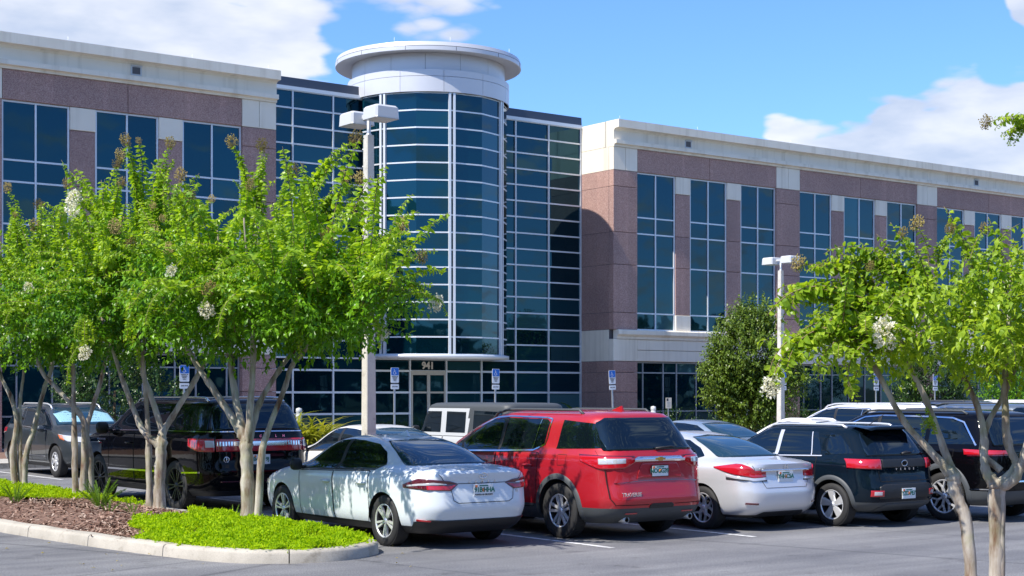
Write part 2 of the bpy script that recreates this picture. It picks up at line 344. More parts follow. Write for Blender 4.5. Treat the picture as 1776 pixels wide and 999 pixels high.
def wing(side):
    xin = XR if side > 0 else XL
    bays = bay_cols(side); outer = bays[-1][-1][1] + 1.6 if side > 0 else bays[-1][-1][0] - 1.6
    lo, hi = min(xin, outer), max(xin, outer)
    mb = MB()                                                  # dark backing that closes the volume behind joints and panes
    mb.box(lo + 0.16, hi, YF + 0.34, YF + 26, 0.0, 13.3); bput(mb, 'wall_core', M['joint'])
    # cornice, one profile extruded along the front
    prof = [(0, 12.70), (-0.05, 12.70), (-0.05, 12.79), (-0.20, 12.81), (-0.20, 12.97), (-0.02, 12.99), (-0.02, 13.38), (-0.10, 13.46), (-0.36, 13.48), (-0.36, 13.82), (0.5, 13.82), (0.5, 12.70)]
    L0, L1 = lo, hi
    cuts = [L0]
    n = max(1, round((L1 - L0) / 10.24)); 
    for k in range(n):
        a, b = lerp(L0, L1, k / n) + (0.006 if k else 0), lerp(L0, L1, (k + 1) / n) - (0.006 if k < n - 1 else 0)
        mb = MB(); m = len(prof)
        mb.add([(x, YF + y, z) for x in (a, b) for y, z in prof], [(i, (i + 1) % m, m + (i + 1) % m, m + i) for i in range(m)] + [tuple(range(m))[::-1], tuple(range(m, 2 * m))])
        bput(mb, 'cornice', M['cream'])
    # sill ledge over the ground floor
    prof = [(0.2, 4.82), (-0.12, 4.82), (-0.16, 4.78), (-0.16, 4.62), (-0.05, 4.52), (-0.03, 4.42), (0.2, 4.42)]
    m = len(prof); a, b = (lo + 0.16, hi) if side > 0 else (lo, hi - 0.16)
    mb = MB(); mb.add([(x, YF + y, z) for x in (a, b) for y, z in prof], [(i, (i + 1) % m, m + (i + 1) % m, m + i) for i in range(m)] + [tuple(range(m))[::-1], tuple(range(m, 2 * m))])
    bput(mb, 'sill_ledge', M['cream'])
    zj = [4.82, 5.56, 7.63, 9.03, 11.0, 11.70]
    # inner corner pier
    def pier(x0, x1, corner):
        if corner:
            xm = (x0 + x1) / 2
            slab('stone_panel', x0, xm, 11.70, 12.70, YF, YF + .3, M['cream']); slab('stone_panel', xm, x1, 11.70, 12.70, YF, YF + .3, M['cream'])
        for a, b in zip(zj, zj[1:]): slab('granite_panel', x0, x1, a, b, YF + .004, YF + .3, M['granite'])
        slab('stone_panel', x0, x1, 3.46, 4.42, YF + .002, YF + .3, M['cream'])
        for a, b in zip([0, 2.12, 2.97], [2.12, 2.97, 3.46]): slab('granite_panel', x0, x1, a, b, YF + .004, YF + .3, M['granite'])
    if side > 0: pier(XR, bays[0][0][0], True)
    else: pier(bays[0][0][1], XL, True)
    for k, cols in enumerate(bays):
        cols = sorted(cols); x0, x1 = cols[0][0], cols[-1][1]
        nxt = (x1, x1 + 1.6) if side > 0 else (x0 - 1.6, x0)
        pier(nxt[0], nxt[1], True)
        xm = (x0 + x1) / 2
        slab('granite_panel', x0, xm, 11.70, 12.70, YF + .006, YF + .3, M['granite']); slab('granite_panel', xm, x1, 11.70, 12.70, YF + .006, YF + .3, M['granite'])
        for a, b in ((cols[0][1], cols[1][0]), (cols[1][1], cols[2][0])):
            slab('stone_panel', a, b, 10.92, 11.70, YF + .03, YF + .3, M['cream']); slab('stone_panel', a, b, 4.82, 5.54, YF + .03, YF + .3, M['cream'])
            for p, q in zip([5.54, 7.63, 9.03], [7.63, 9.03, 10.92]): slab('granite_panel', a, b, p, q, YF + .06, YF + .3, M['granite'])
        # recessed cream panels over the ground floor glass
        slab('stone_panel', x0, x1, 3.95, 4.42, YF + .02, YF + .3, M['cream']); slab('stone_panel', x0, x1, 3.46, 3.95, YF + .035, YF + .3, M['cream'])
        # two storey windows
        for (a, b) in cols:
            xs = [a + .03, (a + b) / 2, b - .03]; zs = [ZW[0] + .03] + ZW[1:-1] + [ZW[-1] - .0]
            win = bput(frame(xs, zs, YF + .10, YF + .2, 0.06), 'window', M['alu'])
            if b < 12: continue
            for i in range(2):
                for j in range(5):
                    pane('pane', xs[i] + .02, xs[i + 1] - .02, zs[j] + .02, zs[j + 1] - .02, YF + .15, win, M['glass'])
        # ground floor storefront
        off = GOFF if side > 0 else [8.64 - g for g in GOFF][::-1]
        xs = [x0 + o for o in off]; xs[0] += .03; xs[-1] -= .03; zs = [0.2, 1.28, 2.97, 3.42]
        win = bput(frame(xs, zs, YF + .22, YF + .32, 0.055), 'storefront_window', M['alu_dim'])
        if x1 > 12:
            for i in range(len(xs) - 1):
                for j in range(3):
                    pane('pane', xs[i] + .02, xs[i + 1] - .02, zs[j] + .02, zs[j + 1] - .02, YF + .27, win, M['glass_low'])
        slab('granite_panel', x0, x1, 0, 0.17, YF + .1, YF + .3, M['granite'])
    # return wall facing the entrance court
    if side > 0: xa, xb = XR, XR + .3
    for za, zb, mm in [(3.46, 4.82, 'cream'), (4.82, 5.56, 'granite'), (5.56, 7.63, 'granite'), (7.63, 9.03, 'granite'), (9.03, 11.0, 'granite'), (11.0, 11.70, 'granite'), (11.70, 12.70, 'cream'), (12.70, 13.82, 'cream'), (2.12, 2.97, 'granite'), (0, 2.12, 'granite'), (2.97, 3.46, 'granite')]:
        ya, yb = YF + .002, YC + .1
        cutsy = [ya, yb] if mm == 'cream' or za > 7.7 else [ya, lerp(ya, yb, .5), yb]
        if zb > 13: ya = YF - 0.02
        for p, q in zip(cutsy, cutsy[1:]):
            mb = MB(); g = .008
            x_a, x_b = (XR - .002, XR + .16) if side > 0 else (XL - .16, XL + .002)
            if side < 0 and zb > 13: x_b = XL + .0
            mb.box(x_a, x_b, p if p > YF + .5 else p + (.31 if zb < 13 else .53), q - g, za + g, zb - g)
            bput(mb, 'stone_panel' if mm == 'cream' else 'granite_panel', M[mm])
    # wing roof lights: small camera boxes under the cornice
    for x in ([46.9, 67.6] if side > 0 else [20.95]):
        mb = MB(); mb.box(x - .2, x + .2, YF - .035, YF - .021, 13.02, 13.36); mb.box(x - .2, x + .2, YF - .10, YF - .035, 13.33, 13.36)
        f = bput(mb, 'flood_light', M['fixture'])
        mb = MB(); mb.box(x - .14, x + .14, YF - .05, YF - .036, 13.07, 13.3); bput(mb, 'lens', M['joint'], f)
wing(1); wing(-1)
# end of the wing return: close the corner of the front pier on the court side
for side in (1, -1):
    mb = MB(); x = XR if side > 0 else XL - .3
    # slim corner post set 3 mm behind the panels
    mb.box(XR + .012 if side > 0 else XL - .3, XR + .3 if side > 0 else XL - .012, YF + .3, YC + 0.08, 0.0, 13.4); bput(mb, 'wall_core', M['joint'])
mb = MB()
for x in (XL - .3, XL - 3.3, XL - 7.8, XL - 12, XR + .4, XR + 5, XR + 11):
    mb.tube([(x, YF + .05, 13.8), (x, YF + .05, 14.05)], 0.006, 5)
for t in (200, 235, 150, 120): 
    a = radians(90 - t); mb.tube([(XC + 3.6 * cos(a), YC + 3.6 * sin(a), 15.5), (XC + 3.6 * cos(a), YC + 3.6 * sin(a), 15.85)], 0.006, 5)
bput(mb, 'lightning_rod', M['alu'], kind='stuff')

# recessed curtain wall with 1.785 m bays
GX = [XL + .05] + [26.42 + 1.785 * k for k in range(1, 9)] + [XR - .06]
GZ = [lerp(ROW0, ROW1 - .12, k / NROW) for k in range(NROW + 1)]
mb = MB(); mb.box(XL + .005, XR - .005, YC + .2, YC + 20, 0, 13.5); bput(mb, 'wall_core', M['joint'])
mb = MB(); mb.box(XL + .002, XR - .002, YC - .06, YC + .2, 13.73, 13.87); bput(mb, 'header', M['alu'])
mb = MB()
mb.add([(x, y, z) for x in (XL + .002, XR - .002) for y, z in ((YC + .0, 13.87), (YC + .02, 14.22), (YC + .4, 14.24), (YC + .4, 13.87))], [(0, 4, 5, 1), (1, 5, 6, 2), (2, 6, 7, 3), (3, 7, 4, 0), (0, 1, 2, 3), (7, 6, 5, 4)])
bput(mb, 'parapet_cap', M['parapet'])
ctw = bput(frame(GX, GZ, YC - .02, YC + .1, 0.06, 0.062), 'curtain_wall', M['alu'])
for i in range(len(GX) - 1):
    if 31.6 < GX[i] and GX[i + 1] < 37.2: continue               # inside the round tower
    for j in range(NROW):
        pane('glass_panel', GX[i] + .03, GX[i + 1] - .03, GZ[j] + .03, GZ[j + 1] - .03, YC + .05, ctw, M['glass'])
for i in range(len(GX) - 1):
    if 31.6 < GX[i] and GX[i + 1] < 37.2:
        mb = MB(); mb.box(GX[i] + .03, GX[i + 1] - .03, YC + .05, YC + .08, GZ[0] + .03, GZ[-1] - .03); bput(mb, 'inner_glazing', M['glass'], ctw)
# entrance level
ez = [0.15, 1.25, 2.10, 2.97, 3.41]
DX = (GX[4], GX[5])
ent = MB()
for x in GX: ent.box(x - .035, x + .035, YC - .02, YC + .1, 0.15, 3.41)
for i in range(len(GX) - 1):
    for z in ez[1:-1]:
        if i == 4 and z < 2.9: continue
        ent.box(GX[i] + .035, GX[i + 1] - .035, YC - .008, YC + .1, z - .04, z + .04)
ent.box(XL + .01, XR - .01, YC - .03, YC + .1, 0.0, 0.15)
ent = bput(ent, 'entrance_glazing', M['alu'])
for i in range(len(GX) - 1):
    for j in range(4):
        if i == 4 and j < 3: continue
        pane('glass_panel', GX[i] + .03, GX[i + 1] - .03, ez[j] + .03, ez[j + 1] - .03, YC + .05, ent, M['glass_low'])
for s in (0, 1):                                                  # double door
    a = lerp(DX[0] + .05, DX[1] - .05, s * .5); b = lerp(DX[0] + .05, DX[1] - .05, .5 + s * .5)
    d = bput(frame([a + .035, b - .035], [0.2, 2.10, 2.85], YC - .03, YC + .06, 0.075), 'door', M['alu_tan'])
    for z0, z1 in ((.2, 2.1), (2.1, 2.85)): pane('pane', a + .07, b - .07, z0 + .04, z1 - .04, YC + .01, d, M['glass_low'])
    mb = MB(); hx = b - .1 if s == 0 else a + .1; mb.tube([(hx, YC - .09, .9), (hx, YC - .09, 1.5)], .015, 8); bput(mb, 'handle', M['alu'], d)
mb = MB(); mb.box(DX[0] + .035, DX[1] - .035, YC - .03, YC + .06, 2.89, 2.985); bput(mb, 'door_head', M['alu_tan'])
num = flat_text('941', 0.40, 0.012, bold=0.014)
num.transform(Matrix.Translation(Vector(((DX[0] + DX[1]) / 2, YC + .03, 3.19)) - B0) @ Matrix.Rotation(pi / 2, 4, 'X'))
num.materials.append(mat('number_paint', (.62, .58, .52), .5)); link('street_number', num, building)

# round tower: facetted glass, drum and disc canopy
def tp(az, r, z): a = radians(az); return (XC + r * sin(a), YC + r * cos(a), z)
TA = [92, 97, 122.5, 148.5, 172.3, 197, 222, 247, 266, 268]       # azimuths of the glass corners (180 faces the lot)
TMUL = {97: 1, 148.5: 2, 197: 2, 247: 2}
RG = 3.2
mb = MB(); mb.lathe([(0.0, 3.44), (3.30, 3.44), (3.30, 3.58), (3.12, 3.58)], (XC, YC, 0), 64, a0=radians(180), a1=radians(360)); mb.v = [(x, y, z) for x, y, z in mb.v]; bput(mb, 'tower_soffit', M['alu'])
mb = MB(); mb.lathe([(3.0, 3.5), (3.0, 13.8)], (XC, YC, 0), 48, a0=radians(180), a1=radians(360)); bput(mb, 'tower_core', M['joint'])
tz = [lerp(3.58, 13.76, k / NROW) for k in range(NROW + 1)]
mb = MB()
for a0, a1 in zip(TA, TA[1:]):
    for z in tz:
        p = [tp(a0, RG + .018, z), tp(a1, RG + .018, z), tp(a1, RG - .06, z), tp(a0, RG - .06, z)]
        mb.add([(x, y, zz + d) for d in (-.028, .028) for x, y, zz in p], [(0, 1, 2, 3), (7, 6, 5, 4), (0, 4, 5, 1), (1, 5, 6, 2), (2, 6, 7, 3), (3, 7, 4, 0)])
for a in TMUL:
    for da in ((-1.6, 1.6) if TMUL[a] == 2 else (0,)):
        c = Vector(tp(a + da, RG + .0, 0)); R_ = Matrix.Translation(c) @ Matrix.Rotation(radians(-a), 4, 'Z')
        mb.box(-.045, .045, -.08, .07, 3.58, 13.76, M=R_)
tg = bput(mb, 'tower_glazing', M['alu'])
for a0, a1 in zip(TA, TA[1:]):
    for j in range(NROW):
        q = MB(); p = [Vector(tp(a, RG, z)) for z in (tz[j] + .03, tz[j + 1] - .03) for a in (a0, a1)]
        n = (p[1] - p[0]).cross(p[2] - p[0]).normalized(); n = -n if n.dot(p[0] - Vector((XC, YC, p[0].z))) < 0 else n
        q.add([tuple(v) for v in p] + [tuple(v - n * .03) for v in p], [(0, 2, 3, 1), (4, 5, 7, 6), (0, 1, 5, 4), (2, 6, 7, 3), (0, 4, 6, 2), (1, 3, 7, 5)])
        bput(q, 'tower_pane', M['glass'], tg)
mb = MB(); mb.lathe([(3.22, 13.80), (3.22, 14.62), (3.05, 14.62), (3.05, 15.3)], (XC, YC, 0), 64); bput(mb, 'drum_core', M['joint'])
def drum_ring(r, z0, z1, n, off):
    for k in range(n):
        a0, a1 = 360 / n * k + off + .12, 360 / n * (k + 1) + off - .12; seg = 6; mb = MB()
        o = [[tp(lerp(a0, a1, i / seg), rr, z) for i in range(seg + 1)] for rr, z in ((r - .05, z0), (r, z0), (r, z1), (r - .05, z1))]
        mb.grid(o, sm=False, flip=True); mb.add([tp(a0, r, z0), tp(a0, r, z1), tp(a0, r - .05, z1), tp(a0, r - .05, z0)], [(0, 1, 2, 3)]); mb.add([tp(a1, r, z0), tp(a1, r, z1), tp(a1, r - .05, z1), tp(a1, r - .05, z0)], [(3, 2, 1, 0)])
        for i, f in enumerate(mb.s): mb.s[i] = len(mb.f[i]) == 4
        ob = bput(mb, 'drum_panel', M['drum']); ob.data.set_sharp_from_angle(angle=radians(40))
drum_ring(3.30, 13.78, 14.375, 12, 23); drum_ring(3.30, 14.39, 14.64, 12, 23); drum_ring(3.12, 14.655, 15.32, 14, 10)
can = MB(); can.lathe([(3.0, 15.34), (3.40, 15.30), (3.76, 15.27), (3.79, 15.29)], (XC, YC, 0), 96); can.lathe([(3.79, 15.29), (3.79, 15.44)], (XC, YC, 0), 96); can.lathe([(3.765, 15.44), (3.765, 15.46)], (XC, YC, 0), 96, mi=1); can.lathe([(3.79, 15.44), (3.765, 15.44)], (XC, YC, 0), 96); can.lathe([(3.79, 15.46), (3.74, 15.62), (3.2, 15.66), (0.0, 15.7)], (XC, YC, 0), 96); can.lathe([(3.765, 15.46), (3.79, 15.46)], (XC, YC, 0), 96)
can = bput(can, 'disc_canopy', [M['drum'], M['joint']]); can.data.set_sharp_from_angle(angle=radians(35))
for k in range(12):
    mb = MB(); a = 30 * k + 17
    mb.add([tp(a - .1, 3.796, 15.29), tp(a + .1, 3.796, 15.29), tp(a + .1, 3.796, 15.44), tp(a - .1, 3.796, 15.44), tp(a - .1, 3.7, 15.29), tp(a + .1, 3.7, 15.29), tp(a + .1, 3.7, 15.44), tp(a - .1, 3.7, 15.44)], [(0, 1, 2, 3), (0, 3, 7, 4), (1, 5, 6, 2)])
    bput(mb, 'canopy_joint', M['joint'], can)
# ------------------------------------------------------------------ ground
mb = MB(); mb.add([(-700, -700, -.02), (900, -700, -.02), (900, 900, -.02), (-700, 900, -.02)], [(0, 1, 2, 3)])
mb.build('ground', M['soil'], kind='structure')
mb = MB(); mb.add([(-60, -8, 0), (130, -8, 0), (130, 41.3, 0), (-60, 41.3, 0)], [(0, 1, 2, 3)])
mb.build('parking_lot', M['asphalt'], kind='structure')
mb = MB()
for k in range(-1, 16):                                           # stall lines of the front double row and the row by the building
    x = 10.05 + 2.62 * k + .25
    if k >= 1: mb.add([(x - .05, 15.2, .004), (x + .05, 15.2, .004), (x + .05, 27.2, .004), (x - .05, 27.2, .004)], [(0, 1, 2, 3)])
    mb.add([(x - .05, 35.2, .004), (x + .05, 35.2, .004), (x + .05, 41.0, .004), (x - .05, 41.0, .004)], [(0, 1, 2, 3)])
mb.add([(12.9, 21.15, .0045), (48, 21.15, .0045), (48, 21.25, .0045), (12.9, 21.25, .0045)], [(0, 1, 2, 3)])
mb.build('stall_lines', M['line'], kind='structure')
mb = MB(); mb.box(-60, 130, 41.5, 44.2, -.02, .15); mb.build('pavement', M['walk'], kind='structure')
mb = MB(); mb.box(30, 39, 44.2, YC - .05, -.02, .149); mb.build('entrance_path', M['walk'], kind='structure')
kerb = thing('building_kerb', 'long pale concrete kerb along the walk in front of the building', 'kerb', (30, 41.4, 0))
for k in range(60):
    x = -60 + k * 3.1; mb = MB(); mb.box(x + .006, x + 3.094, 41.3, 41.495, -.02, .152); mb.v = [(a - 30, b - 41.4, c) for a, b, c in mb.v]
    mb.build('kerb_stone', M['curb'], kerb)
mb = MB(); mb.box(-60, 29.99, 44.21, YF - .01, -.02, .12); mb.box(39.01, 130, 44.21, YF - .01, -.02, .12); mb.build('planting_bed', M['mulch_bed'], kind='structure')
# ------------------------------------------------------------------ cars
def pchip(xs, ys):
    n = len(xs); h = [xs[i + 1] - xs[i] for i in range(n - 1)]; d = [(ys[i + 1] - ys[i]) / h[i] for i in range(n - 1)]
    m = [0] * n; m[0] = d[0]; m[-1] = d[-1]
    for i in range(1, n - 1):
        m[i] = 0 if d[i - 1] * d[i] <= 0 else 3 * (h[i - 1] + h[i]) / ((2 * h[i] + h[i - 1]) / d[i - 1] + (h[i] + 2 * h[i - 1]) / d[i])
    def f(x):
        if x <= xs[0]: return ys[0]
        if x >= xs[-1]: return ys[-1]
        i = 0
        while x > xs[i + 1]: i += 1
        t = (x - xs[i]) / h[i]
        return (1 + 2 * t) * (1 - t) ** 2 * ys[i] + t * (1 - t) ** 2 * h[i] * m[i] + t * t * (3 - 2 * t) * ys[i + 1] + t * t * (t - 1) * h[i] * m[i + 1]
    return f

def _paint(flake, ci=1.42):
    def f(nt, b):
        b.inputs['Coat Weight'].default_value = 1.0; b.inputs['Coat Roughness'].default_value = 0.02; b.inputs['Coat IOR'].default_value = ci
        # orange-peel in the clear coat, faint dust on the paint
        p = coords(nt); n = nt.nodes.new('ShaderNodeBump'); n.inputs['Strength'].default_value = 0.02; n.inputs['Distance'].default_value = 0.01
        nt.links.new(noise(nt, p, 9, 2), n.inputs['Height']); nt.links.new(n.outputs[0], b.inputs['Coat Normal'])
        r = nt.nodes.new('ShaderNodeMapRange'); r.inputs['To Min'].default_value = flake; r.inputs['To Max'].default_value = flake + .12
        nt.links.new(noise(nt, p, 2.5, 6), r.inputs['Value']); nt.links.new(r.outputs[0], b.inputs['Roughness'])
    return f
def paint(name, c, metal=0.0, rough=0.35, ci=1.42): return mat(name, c, rough, metal, 0.5 if metal else (0.08 if c[0] > .02 else .0), build=_paint(rough, ci))
P = {'pale': paint('pale_grey_blue_paint', (0.63, 0.68, 0.715)), 'red': paint('red_paint', (0.42, 0.009, 0.018), 0.25), 'silver': paint('silver_paint', (0.66, 0.67, 0.70), 0.45, 0.3),
     'ink': paint('dark_blue_black_paint', (0.003, 0.008, 0.015), ci=1.34), 'black': paint('black_paint', (0.002, 0.002, 0.003), ci=1.32), 'white': paint('white_paint', (0.74, 0.74, 0.74)),
     'grey': paint('dark_grey_paint', (0.045, 0.055, 0.062), 0.4), 'steel_blue': paint('steel_blue_paint', (0.24, 0.31, 0.40), 0.4), 'navy': paint('navy_paint', (0.05, 0.065, 0.10), 0.4), 'jeepwhite': paint('offroader_white_paint', (0.48, 0.50, 0.52)), 'slate': paint('slate_paint', (0.10, 0.13, 0.17), .3)}
def _cg(nt, b): b.inputs['Specular Tint'].default_value = (.55, .82, 1, 1)
M['carglass'] = mat('car_glass', (0.003, 0.006, 0.009), 0.02, spec=0.6, ior=1.6, build=_cg)
M['carglass_clear'] = mat('light_car_glass', (0.012, 0.035, 0.05), 0.02, spec=0.7, ior=1.75, build=_cg)
M['chrome'] = mat('chrome', (0.80, 0.81, 0.83), 0.08, 1.0)
M['plastic'] = mat('grey_plastic', (0.055, 0.062, 0.068), 0.55)
M['plastic_dark'] = mat('black_plastic', (0.014, 0.015, 0.017), 0.5)
M['gap'] = mat('shut_line', (0.004, 0.004, 0.005), 0.9)
M['redlens'] = mat('red_lens', (0.42, 0.006, 0.014), 0.08, spec=0.7, coat=1.0)
M['darkred'] = mat('smoked_red_lens', (0.09, 0.004, 0.012), 0.08, spec=0.7, coat=1.0)
M['clearlens'] = mat('clear_lens', (0.62, 0.63, 0.66), 0.12, 0.3, spec=0.8, coat=1.0)
M['orange'] = mat('amber_lens', (0.60, 0.12, 0.01), 0.1, coat=1.0)
def _tyre(nt, b): bump(nt, b, noise(nt, coords(nt), 40, 3), 0.4, 0.004)
M['tyre'] = mat('tyre_rubber', (0.020, 0.020, 0.021), 0.75, build=_tyre)
M['alloy'] = mat('alloy_rim', (0.74, 0.75, 0.77), 0.30, 0.55)
M['alloy_dark'] = mat('gunmetal_rim', (0.05, 0.05, 0.055), 0.35, 0.7)
M['plate'] = mat('plate_white', (0.74, 0.76, 0.76), 0.4)
M['plategreen'] = mat('plate_green', (0.02, 0.16, 0.11), 0.5)
M['seal'] = mat('plate_orange', (0.75, 0.20, 0.05), 0.5)
M['gold'] = mat('gold_badge', (0.62, 0.42, 0.12), 0.2, 0.9)
M['sunshade'] = mat('foil_sunshade', (0.35, 0.62, 0.70), 0.35, 0.3)

class Body:
    """car hull from horizontal slices: (z, rear x, front x, half width); plan corners are superellipses"""
    def __init__(s, sl, nr=8, nf=5.5, xm=None, ngr=None, zg=None):
        zs = [a[0] for a in sl]; s.zs = zs
        s.fr = pchip(zs, [a[1] for a in sl]); s.ff = pchip(zs, [a[2] for a in sl]); s.fw = pchip(zs, [a[3] for a in sl])
        L = max(a[2] for a in sl); s.L = L; s.xm = xm or L * .5; s.nr0, s.nf0 = nr, nf; s.ngr = ngr or (nr, nf); s.zg = zg or zs[-1]
    def exps(s, z):
        t = min(1, max(0, (z - s.zg + .12) / .12)); t = t * t * (3 - 2 * t)
        return lerp(s.nr0, s.ngr[0], t), lerp(s.nf0, s.ngr[1], t)
    def w(s, x, z):
        nr, nf = s.exps(z); xm = s.mid(z)
        if x < xm: a = xm - s.fr(z); n = nr
        else: a = s.ff(z) - xm; n = nf
        k = abs(x - xm) / max(a, 1e-6)
        return s.fw(z) * (max(0, 1 - k ** n)) ** (1 / n)
    def mid(s, z):
        r, f = s.fr(z), s.ff(z); return min(max(s.xm, r + .3 * (f - r)), r + .7 * (f - r))
    def rear(s, y, z):
        n = s.exps(z)[0]; xm = s.mid(z); k = min(1, abs(y) / max(s.fw(z), 1e-6)); return xm - (xm - s.fr(z)) * (max(0, 1 - k ** n)) ** (1 / n)
    def front(s, y, z):
        n = s.exps(z)[1]; xm = s.mid(z); k = min(1, abs(y) / max(s.fw(z), 1e-6)); return xm + (s.ff(z) - xm) * (max(0, 1 - k ** n)) ** (1 / n)
    def wrap(s, d, z, end='rear'):
        """point d metres from the middle of the tail (or nose) round the left corner"""
        nr, nf = s.exps(z); n = nr if end == 'rear' else nf; c = .5 ** (1 / n); wd = s.fw(z); f = s.rear if end == 'rear' else s.front
        if abs(d) <= wd * c: return f(d, z), d
        sg = 1 if d > 0 else -1; xc = f(wd * c, z); x = xc + (abs(d) - wd * c) * (1 if end == 'rear' else -1)
        return x, sg * s.w(x, z)
    def outline(s, z, ns=44, ne=14):
        nr, nf = s.exps(z); xm = s.mid(z); ar, af, wd = xm - s.fr(z), s.ff(z) - xm, s.fw(z); cr, cf = .5 ** (1 / nr), .5 ** (1 / nf); pts = []
        for i in range(ns + 1):                                   # left side, rear to front
            x = lerp(xm - ar * cr, xm + af * cf, i / ns); pts.append((x, s.w(x, z)))
        for i in range(1, ne): y = lerp(wd * cf, -wd * cf, i / ne); pts.append((s.front(y, z), y))
        for i in range(ns + 1):
            x = lerp(xm + af * cf, xm - ar * cr, i / ns); pts.append((x, -s.w(x, z)))
        for i in range(1, ne): y = lerp(-wd * cr, wd * cr, i / ne); pts.append((s.rear(y, z), y))
        return pts
    def hull(s, name, mats, parent, rowmat, axles, rarch, sub=3, ywell=.34):
        mb = MB(); zl = []
        for a, b in zip(s.zs, s.zs[1:]):
            k = max(1, min(sub + 2, round((b - a) / .035))) if b - a > .02 else sub
            zl += [lerp(a, b, i / k) for i in range(k)]
        zl.append(s.zs[-1]); rows = [s.outline(z) for z in zl]; n = len(rows[0])
        for z, r in zip(zl, rows): mb.v += [(x, y, z) for x, y in r]
        for j in range(len(zl) - 1):
            for i in range(n):
                q = (j * n + i, j * n + (i + 1) % n, (j + 1) * n + (i + 1) % n, (j + 1) * n + i)
                c = [sum(mb.v[t][k] for t in q) / 4 for k in range(3)]
                mb.face(q[::-1], rowmat(*c), True)
        mb.face([i for i in range(n)], 1, False); o = (len(zl) - 1) * n; mb.face([o + i for i in range(n)][::-1], 0, True)
        ob = mb.build(name, mats, parent)
        bm = bmesh.new(); bm.from_mesh(ob.data); bmesh.ops.recalc_face_normals(bm, faces=bm.faces[:]); bm.to_mesh(ob.data); bm.free()
        cut = MB(); ra = rarch
        for xa in axles:
            for sg in (1, -1):
                o = len(cut.v); y0, y1 = sg * (s.fw(.5) - ywell), sg * (s.fw(.5) + .3)
                for y in (y0, y1):
                    for k in range(40): t = 2 * pi * k / 40; cut.v.append((xa + ra * cos(t), y, rarch * .92 + ra * sin(t)))
                for k in range(40): cut.face((o + k, o + (k + 1) % 40, o + 40 + (k + 1) % 40, o + 40 + k), 1)
                cut.face([o + k for k in range(40)], 1); cut.face([o + 40 + k for k in range(40)][::-1], 1)
        co = cut.build('cutter', mats, parent); bm = bmesh.new(); bm.from_mesh(co.data); bmesh.ops.recalc_face_normals(bm, faces=bm.faces[:]); bm.to_mesh(co.data); bm.free()
        md = ob.modifiers.new('b', 'BOOLEAN'); md.operation = 'DIFFERENCE'; md.solver = 'EXACT'; md.object = co; md.material_mode = 'INDEX'
        dg = bpy.context.evaluated_depsgraph_get(); me = bpy.data.meshes.new_from_object(ob.evaluated_get(dg)); ob.modifiers.clear()
        old = ob.data; ob.data = me; bpy.data.meshes.remove(old); cm = co.data; bpy.data.objects.remove(co); bpy.data.meshes.remove(cm)
        me.set_sharp_from_angle(angle=radians(38)); return ob
    # --- patches that lie on the hull
    def side(s, name, m, parent, bot, top, sg=1, off=.006, nx=28, nz=8, thick=True, **t):
        x0, x1 = bot[0][0], bot[-1][0]; P_ = []
        for i in range(nx + 1):
            x = lerp(x0, x1, i / nx); b, tt = interp(bot, x), interp(top, x)
            P_.append([(x, sg * (s.w(x, lerp(b, tt, j / nz)) + off), lerp(b, tt, j / nz)) for j in range(nz + 1)])
        mb = MB(); mb.grid(P_, flip=sg < 0); s.rim(mb, P_, lambda p: (p[0], p[1] - sg * (off + .01), p[2]), sg < 0); return mb.build(name, m, parent, **t)
    def rim(s, mb, P_, f, flip):
        e = [r[0] for r in P_] + P_[-1][1:] + [r[-1] for r in P_[::-1]][1:] + P_[0][::-1][1:]
        mb.grid([[f(p), p] for p in e], sm=False, flip=flip)
    def tail(s, name, m, parent, bot, top, off=.006, nx=28, nz=8, end='rear', **t):
        """bot/top: (d, z) with d from the middle round the left corner (negative: right)"""
        P_ = []; sg = -1 if end == 'rear' else 1
        for i in range(nx + 1):
            d = lerp(bot[0][0], bot[-1][0], i / nx); b, tt = interp(bot, d), interp(top, d); r = []
            for j in range(nz + 1):
                z = lerp(b, tt, j / nz); x, y = s.wrap(d, z, end); x2, y2 = s.wrap(d + .01, z, end)
                n = Vector((y2 - y, -(x2 - x), 0)); n = n.normalized() if n.length > 0 else Vector((-1, 0, 0))
                if n.x * sg < 0 and abs(d) < .3: n = -n
                if abs(d) >= .3 and n.y * d < 0 and abs(n.y) > .05: n = -n
                elif abs(d) >= .3 and abs(n.y) <= .05 and n.x * sg < 0: n = -n
                r.append((x + n.x * off, y + n.y * off, z))
            P_.append(r)
        mb = MB(); mb.grid(P_, flip=(end == 'rear') == True); s.rim(mb, P_, lambda p: (p[0] - sg * .012, p[1] * (1 - .012 / max(.3, abs(p[1]))), p[2]), end == 'rear')
        ob = mb.build(name, m, parent, **t)
        bm = bmesh.new(); bm.from_mesh(ob.data); bmesh.ops.remove_doubles(bm, verts=bm.verts[:], dist=1e-5); bmesh.ops.recalc_face_normals(bm, faces=bm.faces[:])
        c = sum((f.normal.x * sg if abs(f.calc_center_median().y) < s.fw(.6) * .8 else f.normal.y * f.calc_center_median().y) * f.calc_area() for f in bm.faces)
        if c < 0: bmesh.ops.reverse_faces(bm, faces=bm.faces[:])
        bm.to_mesh(ob.data); bm.free(); return ob
    def top(s, name, m, parent, x0, x1, yf, off=.006, which='rear', nx=16, ny=16, **t): pass
